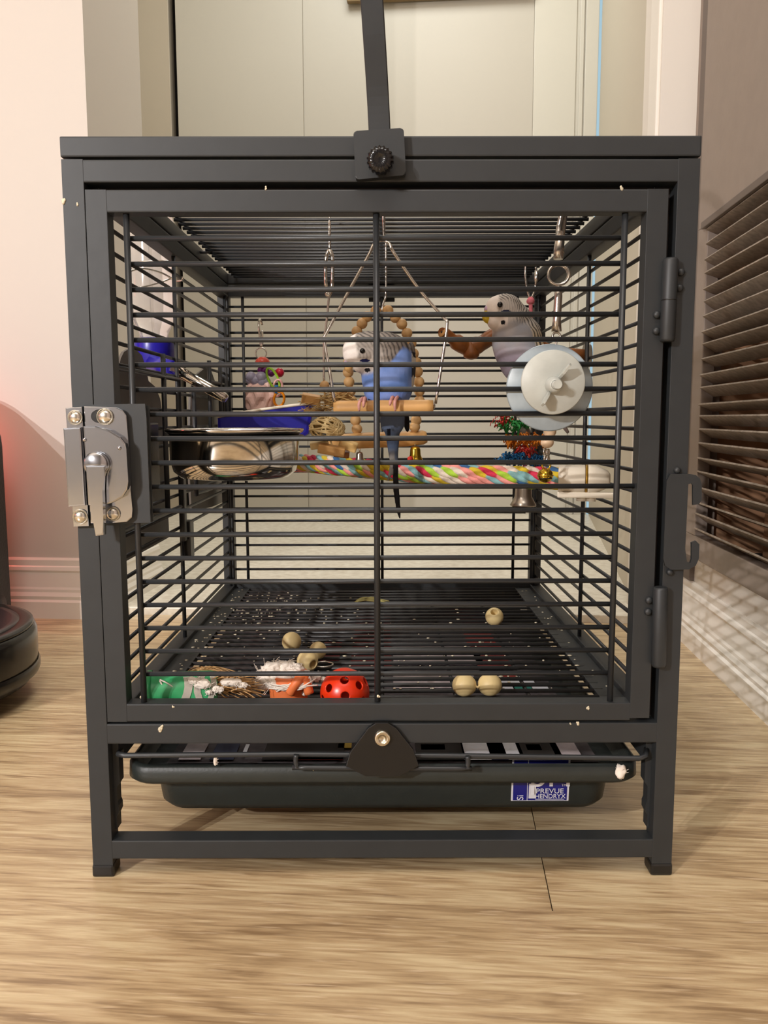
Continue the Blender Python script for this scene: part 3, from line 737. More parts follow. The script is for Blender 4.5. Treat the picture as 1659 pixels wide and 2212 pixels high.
def patch(x0, x1, y0, y1, m, sk=0.0, nm='printed_panel'):
    z = zp+0.0016
    obj(nm, MB().prism([(x0, y0, z), (x1, y0, z), (x1+sk, y1, z), (x0+sk, y1, z)], (0, 0, 0.0003)), m, npx)
def pp(px0, py0, px1, py1, m):      # a printed panel between two floor points of the sheet
    a = PZ(px0, py1, zp); b = PZ(px1, py0, zp); patch(a.x, b.x, min(a.y, b.y), max(a.y, b.y), m)
pp(1003, 1609, 1120, 1646, M['print']); pp(1062, 1609, 1085, 1646, M['sticker']); pp(452, 1609, 520, 1646, M['navy']); pp(385, 1609, 452, 1646, M['paper'])
pp(565, 1609, 745, 1646, M['dark']); pp(640, 1632, 742, 1646, M['redp']); pp(730, 1609, 760, 1620, M['yel']); pp(1205, 1609, 1240, 1646, M['paper'])
pp(900, 1609, 998, 1646, M['dark']); pp(520, 1612, 540, 1640, M['print']); pp(1125, 1609, 1200, 1640, M['dark']); pp(1140, 1612, 1165, 1625, M['print'])
pp(910, 1612, 960, 1624, M['sticker'])
pp(755, 1330, 842, 1450, M['maroon']); pp(1035, 1395, 1085, 1450, M['maroon']); pp(1110, 1483, 1146, 1493, M['teal']); pp(1085, 1470, 1150, 1482, M['print'])
pp(1150, 1483, 1180, 1493, M['print']); pp(1088, 1483, 1108, 1493, M['print']); pp(1085, 1458, 1112, 1470, M['redp'])
pp(850, 1400, 1030, 1440, M['paper']); pp(850, 1455, 1020, 1490, M['paper']); pp(560, 1440, 740, 1500, M['dark']); pp(1010, 1370, 1060, 1395, M['redp']); pp(660, 1385, 740, 1430, M['maroon'])

# cotton tufts and litter caught on the tray
def tuft(name, c, r, sc, label, seed=1):
    mb = MB(); rr = random.Random(seed)
    mb.ico(c, r, 3, 0.35, sc, 25, seed)
    for k in range(14):
        d = V((rr.gauss(0, 1), rr.gauss(0, .5), rr.gauss(0, 1))).normalized()
        mb.tube(bez([V(c)+V((d.x*sc[0], d.y*sc[1], d.z*sc[2]))*r*0.8, V(c)+V((d.x*sc[0], d.y*sc[1], d.z*sc[2]))*r*1.25+V((0.001, 0, 0.001))], 3), 0.0002, 4)
    return tag(obj(name, mb, M['cotton']), label, 'fluff')
tuft('cotton_tuft', PY(1341, 1667, 0.0085), 0.0055, (0.75, 0.5, 1.1), 'small white cotton tuft stuck on the right end of the tray rim', 2)
tuft('cotton_tuft', PY(465, 1642, 0.0075), 0.003, (0.5, 0.4, 1.3), 'grey wisp of fluff hanging over the tray rim at left', 4)

# ================================================================== FOOD AND WATER
bw = thing('steel_bowl', 'polished stainless steel food bowl held in the ring on the left side', 'bowl', (bc.x, bc.y, bc.z-0.05))
hB = (1040-928)/scale_at(0.06)
prof = [(0.0, -hB), (BR*0.55, -hB), (BR*0.78, -hB*0.96), (BR*0.88, -hB*0.84), (BR*0.925, -hB*0.62), (BR*0.93, -0.004), (BR*0.985, -0.002), (BR*1.0, 0.0), (BR*0.985, 0.0012), (BR*0.93, 0.0006), (BR*0.91, -0.004), (BR*0.905, -hB*0.6), (BR*0.85, -hB*0.82), (BR*0.5, -hB*0.95), (0.0, -hB*0.95)]
obj('bowl', MB().lathe(prof, Matrix.Translation(bc), 64), M['steel'], bw)

bd = thing('blue_dish', 'dark blue plastic dish with pale rim behind the steel bowl', 'dish', PY(580, 945, 0.30))
y0 = 0.30
mb = MB()
lip = [PY(a, b, y0) for a, b in ((470, 900), (505, 894), (570, 884), (630, 876), (668, 872))]
bot = [PY(a, b, y0) for a, b in ((470, 940), (505, 946), (570, 950), (630, 950), (660, 944), (668, 930))]
outer = [PY(a, b, y0) for a, b in ((468, 899), (505, 894), (570, 884), (630, 876), (672, 871), (674, 900), (667, 938), (650, 948), (560, 952), (470, 948))]
mb.prism(outer, (0, 0.07, 0), 0.004); obj('dish', mb, M['bluepl'], bd)
obj('rim', MB().tube(lip, 0.0016, 8), M['plwhite'], bd)

wb = thing('water_bottle', 'clear inverted water bottle with blue cap and steel drinking tube outside the left wires', 'bottle', PX(328, 800, -0.262))
XB = -0.262
def bpnt(px, py): return PX(px, py, XB)
top = bpnt(322, 480); cap0 = bpnt(328, 738); 
bcx = (XB, bpnt(330, 640).y)
zc = cap0.z
mT = Matrix.Translation((bcx[0], bcx[1], 0))
RBt = 0.026
obj('bottle_body', MB().lathe([(0.0, zc+0.150), (RBt*0.6, zc+0.150), (RBt*0.9, zc+0.145), (RBt, zc+0.135), (RBt*0.93, zc+0.11), (RBt, zc+0.085), (RBt*1.05, zc+0.05), (RBt, zc+0.030), (RBt*0.75, zc+0.017), (RBt*0.62, zc+0.010), (RBt*0.62, zc-0.004), (0, zc-0.004)], mT, 40), M['bottle'], wb)
rib = lambda k, n: 1.0 - 0.03*(k % 2)
obj('bottle_cap', MB().lathe([(0.0, zc+0.004), (0.0215, zc+0.004), (0.0225, zc+0.002), (0.0215, zc-0.024), (0.019, zc-0.028), (0, zc-0.028)], mT, 60, rib), M['bluecap'], wb)
e0 = V((bcx[0], bcx[1], zc-0.024)); e1 = PY(378, 797, 0.27)
obj('cap_elbow', MB().tube([e0, e0+(e1-e0)*0.5, e1], [0.015, 0.011, 0.0085], 18), M['bluecap'], wb)
e2 = PY(490, 862, 0.27)
obj('drinking_tube', MB().tube([e1-(e2-e1)*0.05, e1+(e2-e1)*0.7, e2-(e2-e1)*0.06, e2], [0.0060, 0.0060, 0.0055, 0.0040], 16), M['steel'], wb)
sp0 = V((bcx[0]-0.02, bcx[1]-RBt*1.05, zc+0.095))
mb = MB(); pts = []
for k in range(41):
    t = -0.35*PI + 1.2*PI*k/40; pts.append(V((bcx[0]+RBt*1.08*math.cos(t), bcx[1]-RBt*1.08*math.sin(t), zc+0.092-0.010*k/40)))
mb.tube(pts, 0.0016, 8); obj('spring_band', mb, M['wiresteel'], wb)
hkp = bez([PX(395, 607, -0.225), PX(385, 596, -0.222), PX(368, 602, -0.232), PX(340, 612, -0.240), PX(300, 622, -0.24)], 5)
obj('wire_hook', MB().tube(hkp, 0.0010, 6), M['wiresteel'], wb)
hkp = bez([PX(393, 598, -0.214), PX(394, 604, -0.214), PX(380, 606, -0.225), PX(350, 590, -0.238), PX(310, 580, -0.245), PX(280, 586, -0.25)], 5)
obj('wire_hook', MB().tube(hkp, 0.0010, 6), M['wiresteel'], wb)

# ================================================================== SWING, TOYS
YS = 0.165; kS = 1/scale_at(YS)
sw = thing('perch_swing', 'wire swing with thick natural wood perch in the middle of the cage', 'swing', PY(832, 895, YS))
wp = bez([PY(a, b, y) for a, b, y in ((722, 868, YS), (712, 800, YS), (701, 735, YS), (706, 718, YS), (750, 635, YS+0.003), (796, 552, YS+0.005), (806, 530, YS+0.006), (818, 521, YS+0.008), (830, 519, YS+0.008), (842, 528, YS+0.006), (852, 548, YS+0.005), (905, 625, YS+0.003), (958, 686, YS), (966, 700, YS-0.001), (958, 760, YS-0.002), (941, 872, YS-0.002))], 4)
obj('swing_wire', MB().tube(wp, 0.0014, 8), M['wiresteel'], sw)
hook_top = V((PY(828, 500, YS+0.012).x, YS+0.010, 0.5485))
obj('swing_hook', MB().tube(bez([PY(830, 520, YS+0.008), hook_top+V((0, -0.004, -0.006)), hook_top, hook_top+V((0, 0.006, -0.004))], 4), 0.0014, 8), M['wiresteel'], sw)
pa, pb = PY(722, 881, YS+0.004), PY(936, 879, YS-0.005)
pd = (pb-pa).normalized(); rp = 15.5*kS
mb = MB(); n = 14
mb.tube([pa+(pb-pa)*k/n for k in range(n+1)], [rp*(1+0.06*noise.noise(V((k*0.9, 2, 3)))) * (0.93 if k in (0, n) else 1) for k in range(n+1)], 22)
obj('perch', mb, M['wood'], sw)
obj('perch_screw', MB().ball(pb+pd*0.0005+V((0, 0, 0.001)), 0.0028, 10, 8, sc=(0.5, 1, 1)), M['bellsil'], sw)

# shredding toy with palm strips, vine ball and wooden chips
YT = 0.215; kT = 1/scale_at(YT)
sh = thing('shredding_toy', 'hanging foraging toy of palm strips, vine ball and wood chips beside the perch', 'bird toy', PY(705, 985, YT))
ctop = V((PY(712, 545, YT).x, YT, 0.5435))
obj('hanging_clip', MB().tube(bez([PY(704, 620, YT), PY(703, 580, YT), PY(706, 552, YT), PY(712, 541, YT), PY(718, 556, YT), PY(718, 600, YT), PY(716, 624, YT), PY(709, 640, YT), PY(705, 632, YT)], 4), 0.0018, 8), M['wiresteel'], sh)
obj('clip_hook', MB().tube(bez([PY(712, 541, YT), PY(712, 520, YT), ctop+V((0, 0.002, 0.0045)), ctop+V((0, 0.006, 0))], 4), 0.0014, 8), M['wiresteel'], sh)
obj('hanging_wire', MB().tube(bez([PY(716, 622, YT), PY(711, 640, YT), PY(706, 690, YT), PY(700, 740, YT), PY(700, 830, YT)], 4), 0.0011, 6), M['wiresteel'], sh)
obj('hanging_wire', MB().tube(bez([PY(700, 820, YT), PY(703, 880, YT), PY(706, 920, YT), PY(722, 980, YT)], 4), 0.0009, 6), M['vine'], sh)
obj('bead', MB().ball(PY(701, 833, YT), 10.5*kT, 18, 12), M['bead'], sh)
def chip(px, py, w, h, a, m=M['palm'], par=sh, dy=0.0, th=0.004, nm='wood_chip'):
    c = PY(px, py, YT+dy); R = Matrix.Translation(c) @ Matrix.Rotation(-math.radians(a), 4, 'Y') @ Matrix.Rotation(0.3, 4, 'X')
    return obj(nm, MB().box((-w*kT/2, -th, -h*kT/2), (w*kT/2, th, h*kT/2), 0.0012, mat=R), m, par)
chip(738, 850, 50, 18, -12, M['wood'], dy=0.012); chip(672, 862, 40, 20, -10, M['wood'], dy=0.002); chip(678, 892, 44, 14, -4, M['wood'], dy=0.004)
chip(735, 868, 60, 16, -8, M['palm'], dy=0.014); chip(716, 972, 58, 20, -10, M['wood'], dy=-0.002); chip(752, 962, 40, 20, -18, M['palm'], dy=0.002); chip(738, 980, 34, 14, -6, M['branch'], dy=0.008); chip(690, 960, 40, 16, 8, M['vine'], dy=0.006)
r3 = random.Random(9)
mb = MB()
for k in range(60):
    x0 = r3.uniform(655, 735); y_ = r3.uniform(850, 893)
    p = [PY(x0+t*r3.uniform(18, 34)-12, y_+r3.uniform(-9, 9), YT+r3.uniform(-0.008, 0.010)) for t in (0, 1, 2)]
    mb.tube(bez(p, 4), 0.0009, 5, flat=0.4)
o = obj('palm_strips', mb, M['palm'], sh, 'stuff')
mb = MB()
vc = PY(706, 926, YT-0.002)
for k in range(24):
    ax = V((r3.gauss(0, 1), r3.gauss(0, 1), r3.gauss(0, 1))).normalized(); m_ = axis_mat(vc, ax)
    rx_ = r3.uniform(0.78, 1.0)*36*kT
    off = r3.uniform(-0.35, 0.35)*20*kT
    rr_ = math.sqrt(max(0.05, 1-(off/(20*kT))**2))
    pts = []
    for j in range(20):
        a = 2*PI*j/20; q_ = m_ @ V((math.cos(a)*rr_, math.sin(a)*rr_, off/(24*kT))) - vc
        pts.append(vc + V((q_.x*38*kT, q_.y*24*kT, q_.z*25*kT))*r3.uniform(0.96, 1.03))
    mb.tube(pts, 0.0010, 5, closed=True)
obj('vine_ball', mb, M['vine'], sh)

# bead arch swing
YA = 0.30; kA = 1/scale_at(YA)
ar = thing('bead_arch_swing', 'arch of round wooden beads on a wooden bar behind the blue bird', 'swing', PY(830, 965, YA))
bl = [(812, 672), (793, 684), (782, 699), (771, 716), (763, 737), (757, 760), (753, 783), (752, 804), (754, 825), (757, 845), (760, 866), (764, 888), (768, 908), (771, 927)]
brr = [(838, 671), (854, 686), (868, 700), (879, 720), (888, 742), (893, 764), (899, 783), (902, 803), (905, 825), (906, 845), (906, 866), (904, 888), (899, 908), (896, 922)]
for lst in (bl, brr):
    proto = None
    for i, (a, b) in enumerate(lst):
        p = PY(a, b, YA)
        if proto is None: proto = obj('bead', MB().ball(V((p.x, p.y, p.z)), 11.6*kA, 16, 12), M['bead'], ar); p0 = p
        else: dup(proto, p-p0)
obj('arch_wire', MB().tube(bez([PY(a, b, YA) for a, b in bl[::-1]+brr], 2), 0.0010, 6), M['wiresteel'], ar)
obj('swing_bar', MB().tube([PY(690, 960, YA-0.01), PY(712, 955, YA-0.008), PY(800, 951, YA), PY(880, 948, YA+0.004), PY(914, 945, YA+0.005), PY(922, 944, YA+0.005)], [0.006, 0.0085, 0.0088, 0.0085, 0.008, 0.006], 14), M['wood'], ar)
obj('arch_hook', MB().tube(bez([PY(825, 672, YA), PY(828, 655, YA), PY(833, 640, YA), PY(834, 600, YA), V((PY(834, 560, YA).x, YA, 0.549)), V((PY(836, 560, YA).x, YA+0.006, 0.5445))], 4), 0.0011, 6), M['wiresteel'], ar)
def bell(c, r, h, m, par, nm='bell', jingle=False):
    T_ = Matrix.Translation(c)
    if jingle:
        o = obj(nm, MB().ball(c, r, 18, 12, sc=(1, 1, 0.92)), m, par)
        obj('bell_slot', MB().box(V(c)+V((-r*0.7, -r*0.98, -r*0.42)), V(c)+V((r*0.7, -r*0.55, -r*0.28)), 0.0004), M['black'], par)
        obj('bell_band', MB().tube(ring_pts(c, r*1.0, (1, 0, 0), (0, 1, 0), 24), r*0.10, 6, closed=True), m, par)
        return o
    return obj(nm, MB().lathe([(r*0.12, h), (r*0.5, h*0.96), (r*0.62, h*0.8), (r*0.66, h*0.45), (r*0.85, h*0.22), (r, h*0.06), (r*0.97, 0), (r*0.8, h*0.04), (r*0.5, h*0.6), (0, h*0.7)], T_, 28), m, par)
bell(PY(777, 1000, YA), 12*kA, 24*kA, M['bellsil'], ar); obj('bell_wire', MB().tube([PY(777, 955, YA), PY(777, 982, YA)], 0.0009, 6), M['wiresteel'], ar)
bell(PY(897, 998, YA), 18*kA, 34*kA, M['gold'], ar); obj('bell_wire', MB().tube([PY(896, 950, YA), PY(897, 968, YA)], 0.0009, 6), M['wiresteel'], ar)
obj('bell_ribbon', MB().ico(PY(886, 991, YA-0.008), 6*kA, 2, 0.2), M['crred'], ar)

# mineral toy at the back left
YM = D-0.035; kM = 1/scale_at(YM)
mt = thing('mineral_toy', 'pink mineral block under coloured plastic beads hanging at the back wires', 'bird toy', PY(568, 900, YM))
obj('hanging_clip', MB().tube(bez([PY(567, 702, YM+0.024), PY(562, 690, YM+0.020), PY(559, 700, YM), PY(562, 735, YM), PY(564, 748, YM), PY(567, 738, YM), PY(566, 715, YM+0.01)], 4), 0.0015, 8), M['wiresteel'], mt)
obj('ring', MB().tube(ring_pts(PY(564, 763, YM), 11.5*kM, (1, 0, 0), (0, 0, 1)), 0.0010, 6, closed=True), M['wiresteel'], mt)
obj('coral_bead', MB().ball(PY(567, 783, YM), 15.5*kM, 20, 14, sc=(1, 1, 0.78)), M['coral'], mt)
for a, b, r, m in ((563, 799, 7, 'purple'), (573, 799, 8, 'purple'), (586, 806, 8, 'purple')): obj('purple_bead', MB().ball(PY(a, b, YM), r*kM, 14, 10), M[m], mt)
obj('crimson_bead', MB().ball(PY(604, 805, YM+0.004), 10*kM, 16, 12), M['crimson'], mt)
mb = MB()
for a, b, r in ((542, 815, 12), (564, 816, 13), (553, 822, 12), (576, 824, 9), (538, 822, 8), (566, 826, 12)): mb.ball(PY(a, b, YM-0.004), r*kM, 16, 10)
obj('frosted_flower', mb, M['violet'], mt)
mb = MB(); mb.ico(PY(561, 858, YM-0.002), 1.0, 4, 0.30, (30*kM, 22*kM, 36*kM), 0.22, 3, smooth=False)
obj('mineral_block', mb, M['pinkrock'], mt)
def cring(pts, r, m, nm='chain_ring'): obj(nm, MB().tube([PY(a, b, y) for a, b, y in pts], r, 8, closed=True), m, mt)
def ell(cx, cy, rx_, ry_, tilt, y, dy, n=20):
    return [(cx+rx_*math.cos(t)*math.cos(tilt)-ry_*math.sin(t)*math.sin(tilt), cy+rx_*math.cos(t)*math.sin(tilt)+ry_*math.sin(t)*math.cos(tilt), y+dy*math.sin(t)) for t in [2*PI*k/n for k in range(n)]]
cring(ell(590, 818, 10, 25, -0.45, YM-0.010, 0.004), 2.6*kM, M['lime'])
cring(ell(600, 838, 10, 18, 0.1, YM-0.006, 0.005), 2.4*kM, M['pinkpl'])
cring(ell(603, 862, 11, 16, 0.1, YM-0.010, 0.005), 2.8*kM, M['orring'])
obj('teal_link', MB().tube([PY(597, 832, YM-0.014), PY(598, 850, YM-0.014)], 4*kM, 8), M['crblue'], mt)

# rope perch ----------------------------------------------------------
rope = thing('rope_perch', 'thick multicoloured braided rope perch with white plastic end fitting', 'perch', PY(900, 1045, 0.26))
ra = PX(1318, 1036, 0.212); rbp = V((-0.208, 0.50, 0.0))
rpts = bez([PY(1216, 1034.5, 0.1645), PY(1200, 1034, 0.167), PY(1080, 1029, 0.195), PY(950, 1024, 0.235), PY(850, 1017, 0.275), PY(740, 1008, 0.33), PY(660, 1001, 0.385), PY(560, 1000, 0.46), V((-0.206, 0.515, PY(560, 1000, 0.46).z+0.004))], 10)
ropecols = [srgb(206, 178, 40), srgb(52, 98, 146), srgb(202, 44, 74), srgb(224, 208, 190), srgb(168, 206, 60), srgb(232, 150, 140), srgb(130, 176, 178), srgb(206, 178, 40)]
rmats = [mat('rope_strand_%s' % n, c, 0.8, bump=0.5, bscale=600) for n, c in zip(('yellow', 'blue', 'crimson', 'cream', 'lime', 'salmon', 'aqua', 'gold'), ropecols)]
NB = 118; Rr = 0.0098
L_ = [0.0]
for a, b in zip(rpts, rpts[1:]): L_.append(L_[-1]+(b-a).length)
def rp_at(s):
    s = max(0, min(L_[-1]-1e-6, s))
    for i in range(len(L_)-1):
        if L_[i+1] >= s:
            t = (s-L_[i])/(L_[i+1]-L_[i]+1e-9); return rpts[i].lerp(rpts[i+1], t), (rpts[i+1]-rpts[i]).normalized()
pitch = 0.125
obj('rope_core', MB().tube(rpts, Rr*0.72, 12), rmats[1], rope)
NS = 11
def rope_mat():
    m = bpy.data.materials.new('braided_cotton'); m.use_nodes = True; nt = m.node_tree; b = nt.nodes['Principled BSDF']
    a = nt.nodes.new('ShaderNodeAttribute'); a.attribute_name = 'dye'; nt.links.new(a.outputs['Color'], b.inputs['Base Color']); b.inputs['Roughness'].default_value = 0.85
    tc = nt.nodes.new('ShaderNodeTexCoord'); n = nt.nodes.new('ShaderNodeTexNoise'); n.inputs['Scale'].default_value = 700; nt.links.new(tc.outputs['Object'], n.inputs['Vector'])
    bp = nt.nodes.new('ShaderNodeBump'); bp.inputs['Strength'].default_value = 0.5; bp.inputs['Distance'].default_value = 0.001; nt.links.new(n.outputs['Fac'], bp.inputs['Height']); nt.links.new(bp.outputs[0], b.inputs['Normal'])
    return m
rpm = rope_mat(); seglen = 0.021
rr = random.Random(12)
for sdx in range(NS):
    mb = MB(); pts = []; rs = []
    n = int(L_[-1]/0.0022)
    for k in range(n+1):
        s = L_[-1]*k/n; c, t = rp_at(s)
        u = t.cross(V((0, 0, 1))).normalized(); w = u.cross(t)
        a = 2*PI*(-s/pitch + sdx/NS)
        ph = math.sin(PI*(s/seglen + (sdx % 2)*0.5))
        rad = Rr*(0.70+0.10*abs(ph))
        pts.append(c + (u*math.cos(a)+w*math.sin(a))*rad)
        rs.append(Rr*(0.25+0.11*math.sqrt(abs(ph))))
    mb.tube(pts, rs, 8); o = obj('rope_strand', mb, rpm, rope)
    at = o.data.color_attributes.new('dye', 'FLOAT_COLOR', 'POINT'); cols = {}
    pool = [ropecols[(sdx+q_) % 8] for q_ in (0, 3, 5)]
    for k in range(n+1):
        g_ = int(L_[-1]*k/n/seglen + (sdx % 2)*0.5)
        if g_ not in cols: cols[g_] = rr.choice(ropecols)
        for q_ in range(8): at.data[k*8+q_].color = cols[g_]
# the white end fitting
e0, e1 = PY(1206, 1034, 0.166), ra
dd = (e1-e0)
mm = lambda t: e0+dd*t
obj('end_sleeve', MB().tube([mm(0), mm(0.02), mm(0.50), mm(0.52)], [0.0122, 0.0126, 0.0134, 0.0130], 28), M['plwhite'], rope)
obj('clamp_band', MB().tube([mm(0.525), mm(0.565)], 0.0137, 28), M['brass'], rope)
obj('end_collar', MB().tube([mm(0.57), mm(0.60), mm(0.72), mm(0.96), mm(1.0)], [0.0138, 0.0142, 0.0132, 0.0080, 0.0050], 28), M['plwhite'], rope)
lowv = V((0, -0.004, -0.0138))
obj('clamp_tongue', MB().box((-0.026, -0.0035, -0.0034), (0.026, 0.0035, 0.0022), 0.0012, mat=axis_mat(mm(0.52)+lowv, dd.cross(V((0, 1, 0))) if False else (0, 0, 1), dd)), M['plwhite'], rope)
for t in (0.46, 0.64): obj('clamp_ear', MB().tube([mm(t)+V((0, 0, -0.013)), mm(t)+V((0, 0, -0.0205))], 0.0048, 14), M['plwhite'], rope)
# ================================================================== RIGHT-HAND HANGING THINGS
YH = 0.130; kH = 1/scale_at(YH)
ht = thing('bell_toy', 'clip, key ring and snap strap carrying cream beads and a gold jingle bell', 'bird toy', PY(1180, 1045, YH))
clip_top = V((PY(1209, 478, YH+0.03).x, 0.130, 0.5435))
obj('snap_clip', MB().tube(bez([PY(1206, 556, YH), PY(1207, 520, YH), PY(1208, 490, YH+0.004), clip_top+V((0, 0, 0.0045)), clip_top+V((0, 0.005, -0.002)), PY(1213, 520, YH+0.010), PY(1213, 548, YH+0.006)], 4), 0.0026, 10), M['wiresteel'], ht)
obj('clip_body', MB().tube([PY(1206, 560, YH), PY(1207, 540, YH), PY(1209, 500, YH)], [0.0042, 0.0046, 0.0030], 12), M['wiresteel'], ht)
obj('key_ring', MB().tube(ring_pts(PY(1207, 593, YH), 22*kH, (1, 0, 0.05), (0, 0.2, 1), 36), 0.0013, 8, closed=True), M['wiresteel'], ht)
obj('key_ring', MB().tube(ring_pts(PY(1206, 594, YH+0.002), 20.5*kH, (1, 0, 0.05), (0, 0.25, 1), 36), 0.0011, 8, closed=True), M['wiresteel'], ht)
obj('strap_clip', MB().tube([PY(1206, 618, YH), PY(1206, 640, YH), PY(1203, 690, YH), PY(1202, 716, YH)], [0.0030, 0.0036, 0.0036, 0.0046], 12), M['wiresteel'], ht)
obj('small_ring', MB().tube(ring_pts(PY(1202, 727, YH), 8.5*kH, (1, 0, 0), (0, 0.1, 1), 20), 0.0010, 6, closed=True), M['wiresteel'], ht)
obj('chain', MB().tube(bez([PY(1202, 734, YH), PY(1201, 750, YH), PY(1196, 840, YH), PY(1187, 925, YH), PY(1180, 965, YH)], 4), 0.0009, 6), M['wiresteel'], ht)
obj('bead', MB().ball(PY(1188, 932, YH), 13.5*kH, 18, 12), M['cream'], ht)
obj('bead', MB().ball(PY(1182, 956, YH), 13.5*kH, 18, 12, sc=(1.05, 1, .9)), M['cream'], ht)
for a, b in ((1177, 976), (1184, 978), (1178, 990), (1184, 993)):
    obj('chain_link', MB().tube(ring_pts(PY(a, b, YH), 7*kH, (0.5, 0.8, 0), (0, 0, 1), 16), 0.0009, 6, closed=True), M['wiresteel'], ht)
obj('bell_loop', MB().tube(ring_pts(PY(1180, 1005, YH), 9*kH, (1, 0, 0), (0, 0, 1), 16), 0.0009, 6, closed=True), M['gold'], ht)
bell(PY(1178, 1027, YH), 17*kH, 0, M['gold'], ht, jingle=True)

# two plates bolted through the door wires
dp = thing('bolted_disc_holder', 'pair of pale metal discs bolted through the front wires with a wing nut', 'treat holder', PY(1185, 928, 0.016))
def disc(c, R_, t, m, nm, tilt=(0, -1, 0)):
    return obj(nm, MB().lathe([(0, t), (R_*0.97, t), (R_, t*0.7), (R_, 0.0002), (R_*0.985, 0), (0, 0)], axis_mat(c, tilt), 64), m, dp)
cF = PY(1194, 826, -0.001); cB = PY(1186, 838, 0.014)
disc(cB, 92/scale_at(0.014), 0.0030, M['zinc2'], 'back_disc')
disc(cF, 68.5/scale_at(-0.002), 0.0022, M['zinc'], 'front_disc', (-0.02, -1, 0.02))
bf = PY(1196, 832, -0.004)
obj('bolt', MB().tube([V((bf.x, 0.02, bf.z)), V((bf.x, -0.018, bf.z))], 0.0031, 16), M['zinc'], dp)
obj('wing_nut', MB().lathe([(0.0062, 0), (0.0058, 0.004), (0.0046, 0.0075), (0.0033, 0.008)], axis_mat((bf.x, -0.0035, bf.z), (0, -1, 0)), 20), M['zinc'], dp)
for sgn in (1, -1):
    d = V((0.55*sgn, 0, 0.83*sgn)).normalized(); u = V((0, -1, 0)); s_ = d.cross(u)
    c0 = V((bf.x, -0.006, bf.z))+d*0.005
    P = [c0, c0+d*0.004+u*0.006, c0+d*0.011+u*0.0095, c0+d*0.013+u*0.006, c0+d*0.009-u*0.0005, c0+d*0.002-u*0.002]
    obj('wing', MB().prism([p-s_*0.0009 for p in P], s_*0.0018, 0.0004), M['zinc'], dp)

# crinkle toy at the back right
YC = 0.43; kC = 1/scale_at(YC)
ct = thing('crinkle_toy', 'stack of coloured crinkle paper with a silver bell hanging at the back right', 'bird toy', PY(1130, 1095, YC))
top = PY(1148, 600, YC)
obj('wire_hook', MB().tube(bez([PY(1146, 648, YC), PY(1140, 630, YC), PY(1135, 600, YC), PY(1135, 585, YC), V((PY(1135, 570, YC).x, YC, 0.549)), V((PY(1135, 570, YC).x-0.002, YC+0.006, 0.5445))], 4), 0.0013, 8), M['wiresteel'], ct)
obj('wire_hook', MB().tube(bez([PY(1146, 648, YC), PY(1154, 630, YC), PY(1158, 605, YC), PY(1159, 588, YC), PY(1157, 577, YC)], 4), [0.0013]*8+[0.0030]*4+[0.0013]*5, 8), M['wiresteel'], ct)
mb = MB(); mb.tube(bez([PY(1146, 645, YC), PY(1146, 700, YC), PY(1138, 900, YC), PY(1134, 1000, YC), PY(1131, 1060, YC)], 5), 0.0024, 8)
mb.ico(PY(1146, 650, YC), 0.005, 2, 0.2); obj('pink_string', mb, M['pinkstr'], ct)
def crinkle(cx_, cy_, rx_, ry_, m, seed, n=46, nm='crinkle_paper'):
    rr = random.Random(seed); mb = MB()
    for k in range(n):
        a = rr.uniform(0, 2*PI); q_ = math.sqrt(rr.random())
        c = PY(cx_+rx_*q_*math.cos(a), cy_+ry_*q_*math.sin(a)*0.8, YC+rr.uniform(-0.016, 0.016))
        d = V((rr.gauss(0, 1), rr.gauss(0, .7), rr.gauss(0, .45))).normalized(); pts = []
        for j in range(7): pts.append(c+d*(j-3)*0.0026+V((0, 0, 0.0016*(1 if j % 2 else -1))))
        mb.tube(pts, 0.0013, 5, flat=0.45)
    return obj(nm, mb, m, ct, 'stuff')
crinkle(1084, 908, 18, 16, M['crred'], 1, 16); crinkle(1112, 918, 36, 14, M['crgreen'], 2, 50); crinkle(1132, 950, 48, 14, M['crorange'], 3, 70); crinkle(1134, 972, 18, 10, M['crred'], 4, 26); crinkle(1126, 992, 52, 14, M['crblue'], 5, 90)
obj('grey_bead', MB().ball(PY(1133, 934, YC), 13*kC, 16, 12), M['greybead'], ct)
bell(PY(1130, 1093, YC-0.01), 28*kC, 46*kC, M['bellsil'], ct)

# forked branch perch on the right wires
YP = 0.275
bp_ = thing('branch_perch', 'forked brown bark branch perch bolted to the right wires under the grey bird', 'perch', PY(1018, 775, YP))
kP = 1/scale_at(YP)
bpts = [PY(955, 718, YP-0.022), PY(962, 720, YP-0.018), PY(985, 738, YP-0.010), PY(1010, 750, YP), PY(1040, 742, YP), PY(1075, 722, YP), PY(1130, 730, YP), PY(1190, 760, YP+0.002)]
endp = V((0.2150, YP+0.004, bpts[-1].z-0.004)); bpts.append(endp)
mb = MB(); mb.tube(bez(bpts, 4), [x*kP for x in ([10]*4+[11.5]*4+[17]*4+[19]*4+[16]*4+[17]*4+[15]*4+[14]*5)], 16)
mb.tube(bez([PY(1012, 745, YP), PY(1018, 765, YP-0.003), PY(1019, 776, YP-0.004)], 4), [17*kP]*3+[17*kP]*3+[14*kP, 11*kP, 5*kP], 14)
obj('branch', mb, M['branch'], bp_)
bdir = (bpts[0]-bpts[2]).normalized()
obj('cut_end', MB().lathe([(0, 0.0006), (10*kP, 0.0006), (10.5*kP, 0), (0, 0)], axis_mat(bpts[0], bdir), 20), M['wood'], bp_)
obj('screw_hole', MB().lathe([(0, 0.001), (2.6*kP, 0.001), (2.6*kP, 0), (0, 0)], axis_mat(bpts[0], bdir), 12), M['black'], bp_)
obj('mounting_washer', MB().tube([endp, endp+V((0.006, 0, 0))], 0.012, 20), M['zinc'], bp_)

